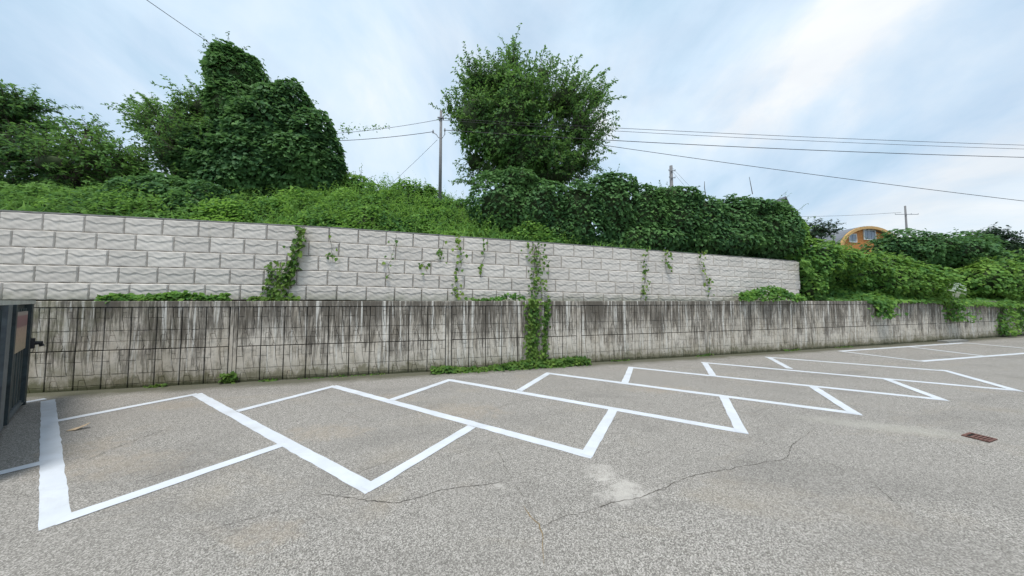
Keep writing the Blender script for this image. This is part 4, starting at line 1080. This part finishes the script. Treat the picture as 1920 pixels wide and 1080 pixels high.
# ------------------------------------------------------------------ houses behind the bank
M['orange'] = plain('orange_cladding', (0.50, 0.205, 0.055), 0.7, 0.12, 3)
M['tan'] = plain('tan_fascia', (0.50, 0.31, 0.12), 0.6, 0.1, 3)
M['roof'] = plain('grey_roof', (0.155, 0.165, 0.185), 0.6, 0.1, 2)
M['white'] = plain('white_frame', (0.78, 0.78, 0.76), 0.5, 0.04, 3)
t = NT('window_glass'); M['glass'] = t.done((0.16, 0.20, 0.26), 0.08, 0.6)
M['green'] = plain('grey_green_wall', (0.22, 0.27, 0.23), 0.8, 0.1, 2)
def arch_house():
    Y = 42.0; s = Y / F
    cx = P(1627, 455, Y)[0]; zb = float(terr(cx, Y)) ; cz = P(1627, 473, Y)[2]
    root = empty('arched_house', (cx, Y, zb), R(10)); tag(root, 'orange clad house with an arched grey roof behind the bank', 'house')
    hw = 72 * s; rise = 43 * s; base = cz - zb
    def arc(k, grow=0.0):
        a = math.pi * k; return (-(hw + grow) * math.cos(a), base + (rise + grow) * math.sin(a))
    n = 18
    poly = [(-hw, -0.5)] + [arc(i / n) for i in range(n + 1)] + [(hw, -0.5)]
    MB().prism(poly, 0, 9.0, 1).build('wall', M['orange'], root)
    # fascia ring and roof shell
    def ring(g0, g1, y0, y1, name, mat):
        mb = MB()
        for i in range(n):
            a0, a1 = arc(i / n, g0), arc((i + 1) / n, g0); b0, b1 = arc(i / n, g1), arc((i + 1) / n, g1)
            mb.add([(a0[0], y0, a0[1]), (a1[0], y0, a1[1]), (b1[0], y0, b1[1]), (b0[0], y0, b0[1]), (a0[0], y1, a0[1]), (a1[0], y1, a1[1]), (b1[0], y1, b1[1]), (b0[0], y1, b0[1])],
                   [(0, 1, 2, 3), (7, 6, 5, 4), (3, 2, 6, 7), (0, 4, 5, 1)])
        return mb.build(name, mat, root)
    ring(0.02, 0.42, -0.55, -0.30, 'fascia', M['tan'])
    ring(0.05, 0.46, -0.28, 9.6, 'roof', M['roof'])
    def window(px0, px1, py0, py1, panes, name='window'):
        a = P(px0, py0, Y); b = P(px1, py1, Y); x0, x1, z0, z1 = a[0] - cx, b[0] - cx, b[2] - zb, a[2] - zb
        fr = MB()
        w = 0.10
        for bx in ((x0, x1, z1 - w, z1), (x0, x1, z0, z0 + w), (x0, x0 + w, z0 + w, z1 - w), (x1 - w, x1, z0 + w, z1 - w)): fr.box(bx[0], bx[1], -0.12, -0.01, bx[2], bx[3])
        o = fr.build('window', M['white'], root)
        for i in range(panes):
            u0 = x0 + w + (x1 - x0 - 2 * w) * i / panes; u1 = x0 + w + (x1 - x0 - 2 * w) * (i + 1) / panes - 0.06
            MB().box(u0, u1, -0.07, -0.03, z0 + w, z1 - w).build('pane', M['glass'], o)
    window(1580, 1599, 440, 456, 2); window(1615, 1646, 431, 450, 3)
arch_house()
def gable_house():
    Y = 34.0; s = Y / F; cx = P(1470, 420, Y)[0]; zb = float(terr(cx, Y))
    root = empty('gabled_house', (cx, Y, zb)); tag(root, 'grey green gabled house mostly hidden by the end of the hedge', 'house')
    ez = P(1470, 428, Y)[2] - zb; rz_ = P(1470, 374, Y)[2] - zb; hw = 24 * s
    MB().prism([(-hw, -.5), (hw, -.5), (hw, ez), (0, rz_), (-hw, ez)], 0, 7, 1).build('wall', M['green'], root)
    mb = MB()
    for sgn in (-1, 1):
        a = (sgn * (hw + .35), ez - .4); b = (0, rz_ + .12)
        mb.add([(a[0], -.4, a[1]), (b[0], -.4, b[1]), (b[0], 7.4, b[1]), (a[0], 7.4, a[1]), (a[0], -.4, a[1] + .16), (b[0], -.4, b[1] + .16), (b[0], 7.4, b[1] + .16), (a[0], 7.4, a[1] + .16)],
               [(0, 1, 2, 3), (7, 6, 5, 4), (0, 4, 5, 1), (2, 6, 7, 3), (0, 3, 7, 4)])
    mb.build('roof', M['roof'], root)
    lean = P(1497, 416, Y)[2] - zb
    MB().prism([(hw, -.5), (hw + 0.85, -.5), (hw + 0.85, lean - .4), (hw, lean + .2)], 1, 5, 1).build('lean_to', M['tan'], root)
gable_house()

# ------------------------------------------------------------------ round mirror on the bank
t = NT('mirror_glass'); M['mirror'] = t.done(t.mix(t.ramp(t.noise(t.pos((1, 1, 3)), 2.5, 4, .6), (.4, 0.0), (.6, .6)), (0.50, 0.54, 0.42), (0.24, 0.29, 0.20)), 0.25, 0.4, 0.55)
M['orange_rim'] = plain('faded_rim', (0.22, 0.23, 0.16), 0.5, 0.15, 6)
mc = on_wall(1793, 545, -0.05)
mir = empty('round_mirror', (mc[0], mc[1], 2.395), R(-4)); tag(mir, 'round convex traffic mirror peeping out of the creepers above the wall', 'mirror')
MR = 15.0 / F * mc[1]; v = [(0, -0.16, 0)]; f = []; mz_ = mc[2] - 2.395
for j in range(1, 5):
    for i in range(24):
        a = 2 * math.pi * i / 24; rr = MR * j / 4; v.append((rr * math.cos(a), -0.05 - 0.11 * (1 - (j / 4) ** 2), rr * math.sin(a)))
f += [(0, 1 + i, 1 + (i + 1) % 24) for i in range(24)]
for j in range(3):
    f += [(1 + j * 24 + i, 1 + (j + 1) * 24 + i, 1 + (j + 1) * 24 + (i + 1) % 24, 1 + j * 24 + (i + 1) % 24) for i in range(24)]
link('mirror_face', make_mesh('mirror_face', v, f, M['mirror'], True), mir, (0, 0, mz_))
MB().tube([(0, -0.05, 0), (0, 0.03, 0)], [MR * 1.07, MR * 1.07], 24).build('rim', M['orange_rim'], mir, False, (0, 0, mz_))
MB().tube([(0, 0.12, 0.0), (0, 0.12, mz_ + 0.1)], 0.035, 8).build('post', M['steel'], mir)
MB().box(-0.04, 0.04, 0.03, 0.10, mz_ - 0.05, mz_ + 0.05).build('bracket', M['steel'], mir)

# ------------------------------------------------------------------ small things on the asphalt
gp = G(1836, 821); gdir = G(1868, 829) - G(1803, 813); ga = math.atan2(gdir[1], gdir[0])
grate = empty('drain_grate', (gp[0], gp[1], 0), ga); tag(grate, 'rusty drain grate set in the asphalt near the right edge', 'drain')
M['rust'] = plain('rusty_iron', (0.15, 0.075, 0.06), 0.75, 0.35, 14, 0.4, 0.3)
M['dark_plate'] = plain('drain_shade', (0.012, 0.011, 0.010), 0.95, 0.2, 10)
gl_ = 0.13; gw = 0.165
MB().box(-gl_, gl_, -gw, gw, 0.002, 0.006).build('dark_plate', M['dark_plate'], grate)  # flat near-black plate, shade of the hollow put into its colour
fr = MB()
for b in ((-gl_, gl_, -gw, -gw + .03), (-gl_, gl_, gw - .03, gw), (-gl_, -gl_ + .03, -gw + .03, gw - .03), (gl_ - .03, gl_, -gw + .03, gw - .03)): fr.box(b[0], b[1], b[2], b[3], 0.006, 0.020)
fr.build('frame', M['rust'], grate)
for i in range(5):
    x = -gl_ + 0.034 + i * 0.040
    if i == 0: continue
    MB().box(x, x + .024, -gw + .031, gw - .031, 0.007, 0.018).build('bar', M['rust'], grate)
lp = G(146, 805)
M['card'] = plain('cardboard', (0.52, 0.40, 0.27), 0.8, 0.15, 20)
o = MB().add([(-.11, -.05, .004), (.02, -.07, .012), (.13, -.03, .07), (.12, .05, .085), (-.01, .05, .03), (-.10, .04, .008), (-.11, -.05, .010), (.02, -.07, .018), (.13, -.03, .077), (.12, .05, .092), (-.01, .05, .037), (-.10, .04, .014)],
             [(0, 5, 4, 1), (1, 4, 3, 2), (6, 7, 10, 11), (7, 8, 9, 10), (0, 1, 7, 6), (1, 2, 8, 7), (2, 3, 9, 8), (3, 4, 10, 9), (4, 5, 11, 10), (5, 0, 6, 11)]).build('cardboard_scrap', M['card'], None, False, (lp[0], lp[1], 0.0), (0, 0, R(20)))
tag(o, 'bent scrap of brown cardboard lying in the first bay', 'litter')
sp = on_wall(1785, 641, -0.35)
o = MB().prism([(-1.2, -.22), (1.0, -.26), (1.25, .12), (-1.1, .16)], 0, 0.10, 2, 0.03).build('concrete_slab', M['cap'], None, False, (sp[0], sp[1], 0), (0, 0, R(16)))
tag(o, 'broken concrete slab lying at the wall foot beneath the round mirror', 'slab')
